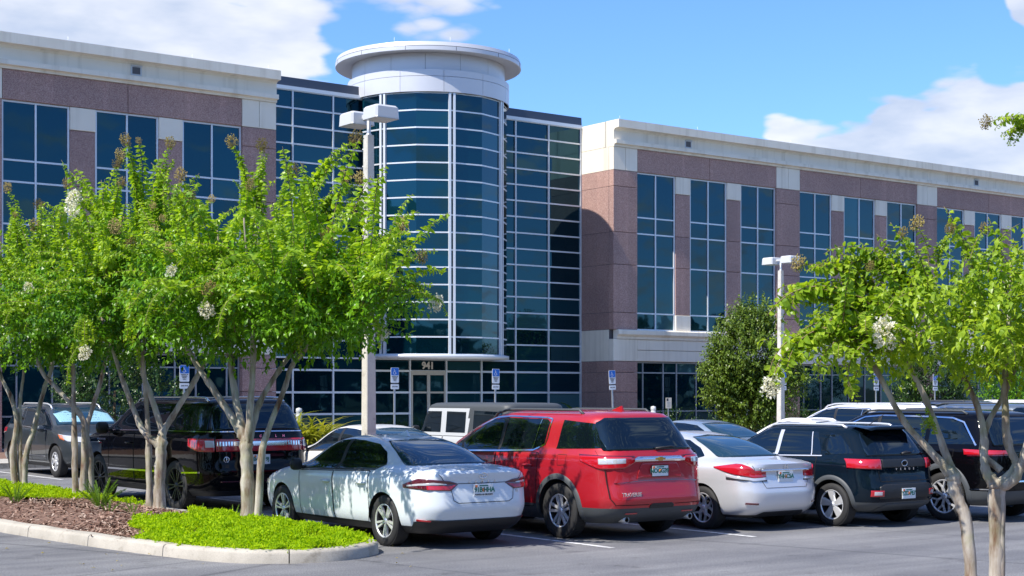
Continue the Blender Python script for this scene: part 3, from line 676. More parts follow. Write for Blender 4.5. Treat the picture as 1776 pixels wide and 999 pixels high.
    def line(s, name, m, parent, pts, sg=1, w=.006, off=.002, kind='side'):
        """thin raised or dark strip along points on the side (x, z) or tail (d, z)"""
        P_ = []
        for i, (a, z) in enumerate(pts):
            q0, q1 = pts[max(i - 1, 0)], pts[min(i + 1, len(pts) - 1)]; t = Vector((q1[0] - q0[0], q1[1] - q0[1])); t = t.normalized() if t.length else Vector((1, 0)); n = Vector((-t.y, t.x)) * w / 2
            r = []
            for k in (-1, 1):
                aa, zz = a + k * n.x, z + k * n.y
                if kind == 'side': r.append((aa, sg * (s.w(aa, zz) + off), zz))
                else:
                    x, y = s.wrap(aa, zz); r.append((x - off, y + (off if abs(aa) > s.fw(zz) * .9 else 0) * (1 if y > 0 else -1), zz))
            P_.append(r)
        mb = MB(); mb.grid(P_); ob = mb.build(name, m, parent) if name else mb
        return ob
def densify(pts, step=.06):
    out = [pts[0]]
    for a, b in zip(pts, pts[1:]):
        n = max(1, int(math.hypot(b[0] - a[0], b[1] - a[1]) / step)); out += [(lerp(a[0], b[0], i / n), lerp(a[1], b[1], i / n)) for i in range(1, n + 1)]
    return out

wheel_cache = {}
def wheel(parent, x, y, r, sg, style='double', rim_m='alloy', rr=None, wd=.22):
    key = (style, rim_m, round(r, 3))
    rr = rr or r * .70
    if key not in wheel_cache:
        t = MB(); h = wd / 2
        t.lathe([(rr * .98, -h), (r * .93, -h), (r * .985, -h * .82), (r, -h * .4), (r, h * .4), (r * .985, h * .82), (r * .95, h * .97), (rr * 1.10, h * 1.0), (rr * 1.02, h * .92), (rr * .98, h * .9)], n=48, axis='y')
        for k in range(0, 56):                                    # tread blocks
            a = 2 * pi * k / 56; M_ = Matrix.Rotation(a, 4, 'Y'); 
            for yy in (-.55, 0, .55): t.box(-.018, .018, h * yy - .03, h * yy + .03, r - .004, r + .004, M=M_ @ Matrix.Translation((0, 0, 0)))
        rm = MB(); rm.lathe([(rr * .99, -h * .8), (rr * .90, -h * .5), (rr * .86, h * .3), (rr * .93, h * .80)], n=48, axis='y', mi=1); rm.lathe([(rr * .93, h * .80), (rr * .95, h * .88), (rr * 1.0, h * .95), (rr * 1.03, h * .9)], n=48, axis='y')  # barrel coloured dark, putting the shade between the spokes into the material
        d = MB(); d.lathe([(0, -.02), (rr * .86, -.02), (rr * .86, .0), (0, .0)], n=32, axis='y'); d.lathe([(rr * .30, .012), (rr * .58, .012), (rr * .58, 0), (rr * .3, 0)], n=32, axis='y', mi=1)
        def spoke(a, w0, w1, r0, r1, lean=0.0, yo=.80, sp=rm, mi=0):
            R_ = Matrix.Rotation(a, 4, 'Y'); y0, y1 = h * (yo - .05), h * (yo + .08)
            vs = []
            for rad, ww, yy, dx in ((r0, w0, y0, 0), (r1, w1, y1, lean)):
                vs += [(-ww + dx, yy - .03, rad), (ww + dx, yy - .03, rad), (ww * .75 + dx, yy, rad), (-ww * .75 + dx, yy, rad)]
            sp.add([R_ @ Vector(v) for v in vs], [(0, 1, 5, 4), (1, 2, 6, 5), (2, 3, 7, 6), (3, 0, 4, 7), (4, 5, 6, 7), (3, 2, 1, 0)], mi)
        if style == 'double':
            for k in range(5):
                a = 2 * pi * k / 5
                for e in (-1, 1): spoke(a + e * .20, .020, .024, rr * .2, rr * .93, e * .045)
        elif style == 'ten':
            for k in range(10): spoke(2 * pi * k / 10 + (.06 if k % 2 else -.06), .012, .020, rr * .18, rr * .94, .018 if k % 2 else -.018)
        elif style == 'star':
            for k in range(5): spoke(2 * pi * k / 5, .035, .075, rr * .15, rr * .93, .03)
        elif style == 'five':
            for k in range(5):
                a = 2 * pi * k / 5; spoke(a, .045, .024, rr * .12, rr * .6)
                for e in (-1, 1): spoke(a, .02, .022, rr * .45, rr * .93, e * .085)
        elif style == 'seven':
            for k in range(7):
                a = 2 * pi * k / 7; spoke(a, .024, .018, rr * .12, rr * .62)
                for e in (-1, 1): spoke(a, .016, .020, rr * .5, rr * .95, e * .075)
        elif style == 'many':
            for k in range(12): spoke(2 * pi * k / 12, .010, .018, rr * .15, rr * .95, .03 if k % 2 else -.03)
        rm.lathe([(0, h * .86), (rr * .10, h * .86), (rr * .20, h * .76), (rr * .22, h * .5)], n=24, axis='y')
        for k in range(5):
            a = 2 * pi * k / 5 + .3; c = (rr * .26 * sin(a), 0, rr * .26 * cos(a)); rm.lathe([(0, h * .74), (.011, h * .74), (.012, h * .5)], c, 8, 'y', mi=1)
        wheel_cache[key] = (t.mesh('tyre', M['tyre']), rm.mesh('rim', [M[rim_m], M['plastic_dark']]), d.mesh('brake_disc', [M['black'], M['alloy_dark']]))
    e = bpy.data.objects.new('wheel', None); COL.objects.link(e); e.parent = parent; e.location = (x, y, r); e.rotation_euler = (0, random.uniform(0, 6), 0 if sg > 0 else pi); e.empty_display_size = .2
    for nm, me in zip(('tyre', 'rim', 'brake_disc'), wheel_cache[key]): link(nm, me, e)
    return e
REAR = Matrix(((0, 0, -1, 0), (-1, 0, 0, 0), (0, 1, 0, 0), (0, 0, 0, 1)))      # lettering plane seen from behind the car
def rear_text(txt, size, parent, name, m, x, y, z, sp=1.0, bold=0.0, ex=.004, tilt=0.0):
    me = flat_text(txt, size, ex, sp, bold); me.transform(REAR); me.materials.append(m); o = link(name, me, parent, (x, y, z)); o.rotation_euler = (0, tilt, 0); return o
def licence_plate(parent, x, y, z, a, b, frame_m='plate', foot='', tilt=0.0, c=1.0):
    mb = MB(); mb.box(-.006, 0, -.155 * c, .155 * c, -.08 * c, .08 * c); p = mb.build('licence_plate', M[frame_m], parent, loc=(x, y, z)); p.rotation_euler = (0, tilt, 0)
    mb = MB(); mb.box(-.009, -.006, -.145 * c, .145 * c, -.07 * c, .07 * c); mb.build('plate_face', M['plate'], p)
    rear_text(a, .088 * c, p, 'plate_lettering', M['plategreen'], -.011, .085 * c, .0, .92, .003, .001); rear_text(b, .088 * c, p, 'plate_lettering', M['plategreen'], -.011, -.085 * c, .0, .92, .003, .001)
    mb = MB(); mb.lathe([(0, -.0115), (.026, -.0115), (.026, -.009)], (0, 0, 0), 14, 'x'); mb.box(-.0115, -.009, .10 * c, .135 * c, .035 * c, .065 * c) ; mb.build('plate_emblem', M['seal'], p)
    mb = MB(); mb.box(-.0115, -.009, -.07 * c, .07 * c, .047 * c, .062 * c); mb.build('plate_band', M['plategreen'], p)
    if foot: rear_text(foot, .026, p, 'plate_lettering', M['signink'], -.012, 0, -.06, 1.0, .001, .001)
    return p
def ring(mb, cx, cy, cz, a, b, th, n=28, rx=.004):
    """elliptical ring badge facing the rear"""
    P_ = []
    for k in range(n + 1):
        t = 2 * pi * k / n; y, z = cy + a * cos(t), cz + b * sin(t); P_.append([(cx, cy + (a - th) * cos(t), cz + (b - th) * sin(t)), (cx - rx, cy + (a - th / 2) * cos(t), cz + (b - th / 2) * sin(t)), (cx, y, z)])
    mb.grid(P_)
def mirror(parent, B, x, z, m, sg, s=1.0):
    y = B.w(x, z); mb = MB(); P_ = []
    for i in range(9):
        t = i / 8; r = []
        for k in range(13):
            a = 2 * pi * k / 12; q = sqrt(max(0, 1 - (2 * t - 1) ** 4)); r.append((x + s * (.0 + .07 * q * cos(a) * (1 if cos(a) > 0 else .55)), sg * (y + .05 + t * .20 * s), z + .03 + s * .085 * q * sin(a)))
        P_.append(r)
    mb.grid(P_, flip=sg > 0); mb.box(x - .02, x + .05, sg * y - .02, sg * y + sg * .09, z - .035, z + .01, 1)
    return mb.build('wing_mirror', [m, M['plastic_dark']], parent)
def handle(parent, B, x, z, m, sg):
    mb = MB(); y = B.w(x, z); mb.tube([(x - .10, sg * (y + .0), z), (x - .085, sg * (y + .03), z + .002), (x, sg * (B.w(x, z) + .036), z + .004), (x + .085, sg * (B.w(x, z) + .03), z), (x + .10, sg * y, z)], [.012, .015, .015, .015, .012], 8)
    return mb.build('handle', m, parent)
def rail(parent, B, x0, x1, zf, yf, m, h=.05):
    for sg in (1, -1):
        pts = [(x0, sg * yf, zf(x0) - .01)] + [(lerp(x0 + .1, x1 - .12, i / 8), sg * yf, zf(lerp(x0 + .1, x1 - .12, i / 8)) + h) for i in range(9)] + [(x1, sg * yf, zf(x1) - .01)]
        mb = MB(); mb.tube(pts, [.022] + [.019] * 9 + [.022], 8); mb.build('roof_rail', m, parent)
def arch_trim(parent, B, xa, zc, r0, r1, m, sg, off=.012, z0=.28):
    P_ = []; 
    for k in range(41):
        t = lerp(-.35, pi + .35, k / 40); r = []
        for rad in (r0, lerp(r0, r1, .15), lerp(r0, r1, .9), r1):
            x, z = xa + rad * cos(t), max(z0, zc + rad * sin(t)); r.append((x, sg * (B.w(x, z) + (off if rad not in (r1,) else -.005)), z))
        P_.append(r)
    mb = MB(); mb.grid(P_, flip=sg > 0); return mb.build('wheel_arch_trim', m, parent)

def build_car(sp, name, label, loc, rz, group=None):
    """assemble one car from its spec"""
    t = thing(name, label, 'car', loc, rz, group); t_off = sp['L'] / 2
    B = Body(sp['slices'], sp.get('nr', 8), sp.get('nf', 5.0), sp['L'] * .5, sp.get('ngr'), sp.get('zg'))
    root = t; pm = P[sp['paint']]
    inner = []                                                    # children collected, shifted so the origin is the car's middle
    n0 = len(bpy.data.objects); before = set(bpy.data.objects)
    clad = sp.get('clad', .34); cm = M[sp.get('clad_m', 'plastic_dark')]
    body = B.hull('body', [pm, M['gap'], cm], root, sp.get('rowmat', lambda x, y, z: 2 if z < clad else 0), sp['axles'], sp['rarch'])
    r = sp['rw']; yw = B.fw(.5) - .11 - sp.get('inset', .015)
    for xa in sp['axles']:
        for sg in (1, -1): wheel(root, xa, sg * yw, r, sg, sp['wheel'], sp.get('rim', 'alloy'), r * sp.get('rr', .70))
    for sg in (1, -1):
        if sp.get('arch'):
            for xa in sp['axles']: arch_trim(root, B, xa, sp['rarch'] * .92, sp['rarch'] - .005, sp['rarch'] + sp['arch'], cm, sg)
        for bot, top in sp['doors']:
            ln = densify(bot, .03) + densify([bot[-1], top[-1]], .03)[1:] + densify(top[::-1], .03)[1:] + densify([top[0], bot[0]], .03)[1:]
            o = B.line('door', M['gap'], root, ln, sg, .011, .0025)
            if sg > 0 or True:
                hx = bot[0][0] + .17; hz = sp.get('hz', .86); handle(o, B, max(hx, top[0][0] + .16), hz + (0 if bot[0][0] > 2 else .015), M[sp['handle_m']] if sp.get('handle_m') else pm, sg)
        for w in sp['side_glass']:
            B.side('side_window', M[sp.get('sglass', 'carglass')], root, w[0], w[1], sg, .004, 30, 8)
        for trim in sp.get('trims', []):
            B.line(trim[0], M[trim[1]], root, densify(trim[2], .04), sg, trim[3], trim[4] if len(trim) > 4 else .008)
        if sp.get('mirror'): mirror(root, B, sp['mirror'][0], sp['mirror'][1], M[sp['mirror'][2]] if sp['mirror'][2] in M else pm, sg, sp['mirror'][3] if len(sp['mirror']) > 3 else 1)
    for nm, m, bot, top in sp.get('tails', []):
        B.tail(nm, M[m] if m in M else P[m], root, bot, top, .007, 32, 10)
    for nm, m, bot, top in sp.get('tail_pairs', []):
        B.tail(nm, M[m] if m in M else P[m], root, bot, top, .008 if m not in ('redlens', 'clearlens', 'orange') else .011, 24, 8)
        B.tail(nm, M[m] if m in M else P[m], root, [(-d, z) for d, z in bot][::-1], [(-d, z) for d, z in top][::-1], .008 if m not in ('redlens', 'clearlens', 'orange') else .011, 24, 8)
    for nm, m, bot, top in sp.get('noses', []):
        B.tail(nm, M[m] if m in M else P[m], root, bot, top, .007, 32, 10, 'front')
    for nm, m, bot, top in sp.get('nose_pairs', []):
        B.tail(nm, M[m] if m in M else P[m], root, bot, top, .009, 24, 8, 'front'); B.tail(nm, M[m] if m in M else P[m], root, [(-d, z) for d, z in bot][::-1], [(-d, z) for d, z in top][::-1], .009, 24, 8, 'front')
    for nm, m, pts, wd in sp.get('tail_lines', []):
        B.line(nm, M[m], root, densify(pts, .03), 1, wd, .004, 'tail')
    if sp.get('rails'): 
        x0, x1, yf, m, h = sp['rails']
        def zroof(x):
            z = sp['slices'][-1][0]
            while z > .8 and B.w(x, z) < yf: z -= .004
            return z
        rail(root, B, x0, x1, zroof, yf, M[m] if m in M else pm, h)
    if sp.get('extra'): sp['extra'](root, B, pm)
    for o in set(bpy.data.objects) - before:
        if o.parent is root: o.location.x -= t_off
    return t
def zline(B, y, z): return B.rear(y, z)
# ---- pale saloon in front
def shift(pts, dx=0, dz=0): return [(a + dx, b + dz) for a, b in pts]
def saloon_extra(root, B, pm):
    z = .80; licence_plate(root, B.rear(0, .76) - .012, 0, .765, '91B', 'HHA', 'plate', 'TOYOTA OF ORLANDO')
    mb = MB(); x = B.rear(0, .95) - .008
    ring(mb, x, 0, .955, .068, .046, .011); ring(mb, x - .001, 0, .955, .024, .044, .009); ring(mb, x - .001, 0, .972, .045, .022, .009); mb.build('badge', M['chrome'], root)
    for i, ch in enumerate('CAMRY'): rear_text(ch, .045, root, 'model_lettering', M['chrome'], B.rear(.2 - .1 * i, .87) - .006, .20 - .1 * i, .872, bold=.001)
    rear_text('LE', .05, root, 'trim_lettering', M['chrome'], B.rear(-.55, .73) - .006, -.55, .74)
    mb = MB(); mb.add([(2.05, .03, 1.43), (2.05, -.03, 1.43), (1.86, -.012, 1.505), (1.86, .012, 1.505), (1.80, .02, 1.42), (1.80, -.02, 1.42)], [(0, 3, 2, 1), (0, 4, 3), (1, 2, 5), (2, 3, 4, 5)]); mb.build('aerial', pm, root)
CAMRY = dict(L=4.88, paint='pale', nr=7, nf=4.6, ngr=(5, 5), zg=1.06, clad=.30, hz=.80, rw=.335, rarch=.375, axles=(1.05, 3.875), wheel='ten', rr=.66,
    slices=[(.20, .26, 4.62, .78), (.30, .12, 4.78, .86), (.42, .05, 4.85, .895), (.55, .0, 4.88, .905), (.68, .015, 4.86, .912), (.78, .035, 4.77, .92), (.86, .055, 4.52, .92), (.93, .035, 4.20, .905), (.985, .02, 3.86, .86), (1.02, .05, 3.66, .815), (1.045, .30, 3.56, .785), (1.065, .58, 3.50, .765), (1.10, .70, 3.42, .745), (1.20, .95, 3.21, .70), (1.30, 1.24, 2.98, .645), (1.38, 1.58, 2.72, .565), (1.42, 1.83, 2.55, .45), (1.44, 2.02, 2.42, .27), (1.446, 2.15, 2.32, .08)],
    doors=[([(1.40, .42), (1.46, .30), (2.34, .27)], [(1.40, .97), (1.46, .985), (2.34, .955)]), ([(2.355, .27), (3.30, .285)], [(2.355, .955), (3.30, .93)])],
    side_glass=[([(1.22, 1.085), (1.34, 1.02), (2.30, .99)], [(1.22, 1.10), (1.34, 1.23), (1.62, 1.335), (2.0, 1.372), (2.30, 1.382)]), ([(2.38, .988), (3.33, .965)], [(2.38, 1.382), (2.62, 1.362), (2.95, 1.20), (3.33, .98)])],
    trims=[('window_trim', 'plastic_dark', [(1.20, 1.08), (1.34, 1.008), (2.3, .978), (3.36, .953)], .018), ('door_pillar', 'plastic_dark', [(2.34, .985), (2.34, 1.384)], .085, .006)],
    mirror=(3.22, .98, 'plastic_dark'),
    tails=[('rear_window', 'carglass_clear', [(-.66, 1.07), (.66, 1.07)], [(-.66, 1.09), (-.55, 1.30), (-.46, 1.375), (0, 1.395), (.46, 1.375), (.55, 1.30), (.66, 1.09)]), ('rear_valance', 'plastic_dark', [(-.90, .235), (-.6, .21), (.6, .21), (.90, .235)], [(-.90, .36), (-.74, .40), (-.60, .385), (.60, .385), (.74, .40), (.90, .36)])],
    tail_pairs=[('taillight', 'darkred', [(.38, .845), (.50, .765), (1.12, .80)], [(.38, .855), (.5, .89), (.85, .925), (1.12, .84)]), ('taillight_lens', 'redlens', [(.42, .838), (.52, .775), (.78, .782)], [(.42, .842), (.52, .825), (.78, .835)]), ('taillight_clear', 'clearlens', [(.55, .845), (.72, .845), (1.04, .815)], [(.55, .855), (.72, .875), (1.04, .835)]), ('reflector', 'redlens', [(.72, .365), (.86, .375)], [(.72, .385), (.86, .40)])],
    tail_lines=[('boot_lid_gap', 'gap', [(-.66, .98), (-.60, .90), (-.44, .855), (0, .85), (.44, .855), (.60, .90), (.66, .98)], .008), ('boot_lid_gap', 'gap', [(-.50, .80), (-.47, .64), (-.40, .605), (.40, .605), (.47, .64), (.50, .80)], .008)],
    nose_pairs=[('headlight', 'clearlens', [(.45, .66), (.9, .68)], [(.45, .70), (.9, .76)])], extra=saloon_extra)
# ---- red three row crossover
def traverse_extra(root, B, pm):
    licence_plate(root, B.rear(0, .95) - .012, 0, .955, 'NOG', 'G39', 'plastic_dark')
    mb = MB(); x = B.rear(0, 1.13) - .03; mb.box(x - .012, x, -.085, .085, 1.108, 1.135); mb.box(x - .014, x, -.035, .035, 1.095, 1.148); mb.build('badge', M['gold'], root)
    rear_text('TRAVERSE', .075, root, 'model_lettering', M['chrome'], B.rear(.55, .64) - .008, .55, .645, 1.02, .002)
    mb = MB(); P_ = []
    for i in range(13):
        y = lerp(-.46, .46, i / 12); x = B.rear(y, 1.1) - .016; e = .04 if i in (0, 12) else 0
        P_.append([(x + .02, y, 1.085), (x - .012, y, 1.092), (x - .014, y, 1.125), (x, y, 1.158 - e), (x + .03, y, 1.16 - e)])
    mb.grid(P_); mb.build('chrome_bar', M['chrome'], root)
    mb = MB(); y0 = .44                                               # wiper
    mb.tube([(B.rear(0, 1.27) - .03, .02, 1.26), (B.rear(.0, 1.27) - .04, -.25, 1.285), (B.rear(.0, 1.27) - .03, -.36, 1.28)], [.018, .012, .008], 6); mb.build('rear_wiper', M['plastic_dark'], root)
    mb = MB(); mb.add([(1.1, .03, 1.765), (1.1, -.03, 1.765), (.86, -.012, 1.845), (.86, .012, 1.845), (.82, .02, 1.75), (.82, -.02, 1.75)], [(0, 3, 2, 1), (0, 4, 3), (1, 2, 5), (2, 3, 4, 5)]); mb.build('aerial', pm, root)
    for y in (.55, -.62):
        mb = MB(); mb.lathe([(.035, 0), (.045, 0), (.045, .25), (.035, .25)], (.12, y, .30), 16, 'x'); mb.lathe([(0, .05), (.036, .05)], (.12, y, .30), 16, 'x', mi=1); mb.build('exhaust_pipe', [M['steel'], M['black']], root)
TRAV = dict(L=5.19, paint='red', nr=7.5, nf=5, ngr=(7, 6), zg=1.30, clad=.46, clad_m='plastic', hz=.985, rw=.385, rarch=.435, axles=(1.10, 4.17), wheel='double', rr=.60, arch=.075,
    slices=[(.24, .30, 4.95, .84), (.34, .10, 5.05, .93), (.46, .03, 5.14, .965), (.56, .0, 5.17, .975), (.66, .02, 5.19, .98), (.80, .055, 5.17, .985), (.95, .07, 5.08, .985), (1.06, .075, 4.90, .98), (1.14, .08, 4.60, .965), (1.20, .11, 4.28, .93), (1.26, .15, 4.02, .895), (1.34, .205, 3.86, .865), (1.48, .30, 3.56, .82), (1.60, .40, 3.28, .775), (1.68, .45, 3.05, .73), (1.73, .50, 2.88, .65), (1.765, .75, 2.66, .50), (1.785, 1.15, 2.42, .30), (1.793, 1.5, 2.2, .1)],
    doors=[([(1.60, .62), (1.66, .42), (2.58, .38)], [(1.55, 1.17), (1.66, 1.19), (2.58, 1.165)]), ([(2.595, .38), (3.62, .40)], [(2.595, 1.165), (3.62, 1.13)])],
    side_glass=[([(.36, 1.27), (1.22, 1.245)], [(.36, 1.28), (.52, 1.60), (1.35, 1.655)][:2] + [(1.22, 1.65)]), ([(1.52, 1.31), (1.72, 1.23), (2.52, 1.20)], [(1.52, 1.61), (1.60, 1.655), (2.52, 1.665)]), ([(2.60, 1.197), (3.86, 1.16)], [(2.60, 1.665), (2.9, 1.635), (3.3, 1.47), (3.86, 1.17)])],
    trims=[('window_trim', 'chrome', [(1.49, 1.66), (1.48, 1.40), (1.50, 1.30), (1.72, 1.215), (2.55, 1.185), (3.9, 1.148)], .022), ('window_trim', 'chrome', [(1.49, 1.66), (1.62, 1.678), (2.52, 1.69), (2.85, 1.665), (3.3, 1.50), (3.88, 1.165)], .020), ('window_divider', 'chrome', [(1.76, 1.23), (1.72, 1.66)], .016, .010), ('door_pillar', 'plastic_dark', [(2.56, 1.2), (2.56, 1.67)], .075, .006), ('fuel_flap', 'gap', [(.93, 1.03), (.93, 1.17), (1.12, 1.17), (1.10, 1.02), (.93, 1.03)], .006, .003)],
    mirror=(3.62, 1.14, 'paint'),
    tails=[('rear_window', 'carglass', [(-.80, 1.245), (.80, 1.245)], [(-.80, 1.26), (-.70, 1.62), (-.60, 1.685), (.60, 1.685), (.70, 1.62), (.80, 1.26)]), ('number_recess', 'red', [(-.42, .86), (.42, .86)], [(-.42, .87), (-.33, 1.07), (.33, 1.07), (.42, .87)]), ('tow_cover', 'plastic_dark', [(-.22, .45), (.22, .45)], [(-.22, .49), (-.18, .515), (.18, .515), (.22, .49)])],
    tail_pairs=[('taillight', 'redlens', [(.44, 1.085), (.62, 1.0), (.9, .99), (1.22, 1.10)], [(.44, 1.09), (.5, 1.155), (.9, 1.17), (1.22, 1.17)]), ('taillight_clear', 'clearlens', [(.60, 1.07), (.90, 1.055)], [(.60, 1.135), (.90, 1.135)]), ('taillight_edge', 'darkred', [(.44, 1.158), (1.22, 1.173)], [(.44, 1.17), (1.22, 1.19)]), ('reflector', 'redlens', [(.42, .375), (.62, .375)], [(.42, .395), (.62, .395)])],
    tail_lines=[('tailgate_gap', 'gap', [(.90, 1.24), (.86, 1.0), (.84, .60), (.78, .505), (.24, .50)], .008), ('tailgate_gap', 'gap', [(-.90, 1.24), (-.86, 1.0), (-.84, .60), (-.78, .505), (-.24, .50)], .008), ('crease_shade_strip', 'darkred', [(-.78, .80), (-.3, .83), (.3, .83), (.78, .80)], .012)],  # dark red strip paints the shade along the tailgate fold
    rails=(.95, 3.1, .62, 'plastic', .05), extra=traverse_extra)
# ---- silver saloon
def civic_extra(root, B, pm):
    licence_plate(root, B.rear(0, .80) - .012, 0, .80, 'YHH', 'C5A', 'plate')
    mb = MB(); x = B.rear(0, .94) - .008
    for y in (.03, -.03): mb.box(x - .006, x, y - .008, y + .008, .915, .975)
    mb.box(x - .006, x, -.022, .022, .938, .950); mb.build('badge', M['chrome'], root)
    rear_text('CIVIC', .045, root, 'model_lettering', M['chrome'], B.rear(.48, .91) - .008, .48, .915, 1.05, .002)
    mb = MB(); P_ = []
    for i in range(13): y = lerp(-.50, .50, i / 12); x = B.rear(y, .89) - .012; P_.append([(x + .02, y, .878), (x - .008, y, .882), (x - .008, y, .905), (x + .02, y, .912)])
    mb.grid(P_); mb.build('chrome_bar', M['chrome'], root)
CIVIC = dict(L=4.54, paint='silver', nr=6.5, nf=4.6, ngr=(4.6, 5), zg=1.05, clad=.26, hz=.86, rw=.322, rarch=.36, axles=(.93, 3.60), wheel='five', rr=.68,
    slices=[(.20, .24, 4.30, .74), (.28, .10, 4.44, .82), (.40, .02, 4.50, .85), (.55, .0, 4.54, .865), (.68, .03, 4.52, .872), (.78, .05, 4.42, .877), (.86, .06, 4.18, .875), (.93, .045, 3.86, .86), (.985, .04, 3.60, .82), (1.02, .16, 3.46, .78), (1.045, .40, 3.38, .75), (1.07, .56, 3.30, .73), (1.12, .70, 3.18, .70), (1.22, .98, 2.93, .655), (1.30, 1.26, 2.70, .605), (1.37, 1.60, 2.45, .52), (1.41, 1.85, 2.28, .40), (1.43, 2.0, 2.18, .22), (1.435, 2.06, 2.12, .07)],
    doors=[([(1.22, .48), (1.30, .30), (2.06, .27)], [(1.22, .96), (1.30, .975), (2.06, .95)]), ([(2.075, .27), (3.05, .29)], [(2.075, .95), (3.05, .92)])],
    side_glass=[([(1.05, 1.08), (1.2, 1.03), (2.03, .99)], [(1.05, 1.09), (1.2, 1.20), (1.5, 1.31), (2.03, 1.36)]), ([(2.10, .988), (3.05, .965)], [(2.10, 1.36), (2.35, 1.335), (2.7, 1.18), (3.05, .98)])],
    trims=[('door_pillar', 'plastic_dark', [(2.065, .985), (2.065, 1.36)], .075, .006)], mirror=(2.95, .98, 'paint'),
    tails=[('rear_window', 'carglass_clear', [(-.62, 1.075), (.62, 1.075)], [(-.62, 1.09), (-.52, 1.29), (-.42, 1.36), (0, 1.385), (.42, 1.36), (.52, 1.29), (.62, 1.09)]), ('rear_valance', 'plastic_dark', [(-.5, .21), (.5, .21)], [(-.5, .22), (-.42, .285), (.42, .285), (.5, .22)])],
    tail_pairs=[('taillight', 'redlens', [(.40, .80), (.62, .785), (1.18, .93)], [(.40, .885), (.60, .89), (.70, 1.0), (1.18, .945)]), ('taillight_clear', 'clearlens', [(.41, .755), (.62, .745), (.95, .805)], [(.41, .79), (.62, .785), (.95, .84)]), ('taillight_edge', 'plastic_dark', [(.39, .735), (.95, .765)], [(.39, .755), (.95, .79)]), ('reflector', 'darkred', [(.56, .395), (.72, .405)], [(.56, .42), (.72, .43)])],
    tail_lines=[('boot_lid_gap', 'gap', [(-.64, 1.0), (-.60, .89), (.60, .89), (.64, 1.0)], .007), ('boot_lid_gap', 'gap', [(-.48, .74), (-.42, .64), (.42, .64), (.48, .74)], .007)], extra=civic_extra)
# ---- small dark crossover
def venue_extra(root, B, pm):
    licence_plate(root, B.rear(0, .50) - .014, -.02, .51, 'YZD', 'PE7', 'plate')
    mb = MB(); x = B.rear(0, .95) - .012; ring(mb, x, 0, .965, .07, .048, .010)
    for y in (.024, -.024): mb.add([(x - .004, y + .008 + .01, .935), (x - .004, y - .008 + .01, .935), (x - .004, y - .008 - .008, .995), (x - .004, y + .008 - .008, .995)], [(0, 1, 2, 3), (3, 2, 1, 0)])
    mb.add([(x - .004, .03, .968), (x - .004, -.03, .952), (x - .004, -.03, .964), (x - .004, .03, .98)], [(0, 1, 2, 3), (3, 2, 1, 0)]); mb.build('badge', M['chrome'], root)
    for i, ch in enumerate('VENUE'): rear_text(ch, .045, root, 'model_lettering', M['chrome'], B.rear(.0, .87) - .010, .20 - .10 * i, .878, bold=.002)
    mb = MB(); P_ = []                                               # tailgate spoiler
    for i in range(17): y = lerp(-.58, .58, i / 16); P_.append([(.62, y, 1.53), (.30, y, 1.528 - .05 * (y / .6) ** 4), (.20, y, 1.50 - .05 * (y / .6) ** 4), (.25, y, 1.47), (.42, y, 1.46)])
    mb.grid(P_); mb.build('spoiler', pm, root)
    mb = MB(); mb.tube([(B.rear(0, 1.13) - .03, .0, 1.10), (B.rear(0, 1.13) - .03, -.1, 1.125), (B.rear(0, 1.13) - .035, -.22, 1.12)], [.022, .026, .012], 6); mb.build('rear_wiper', M['plastic_dark'], root)
    mb = MB(); mb.tube([(.75, 0, 1.53), (.45, 0, 1.70)], .006, 5); mb.build('aerial', M['black'], root)
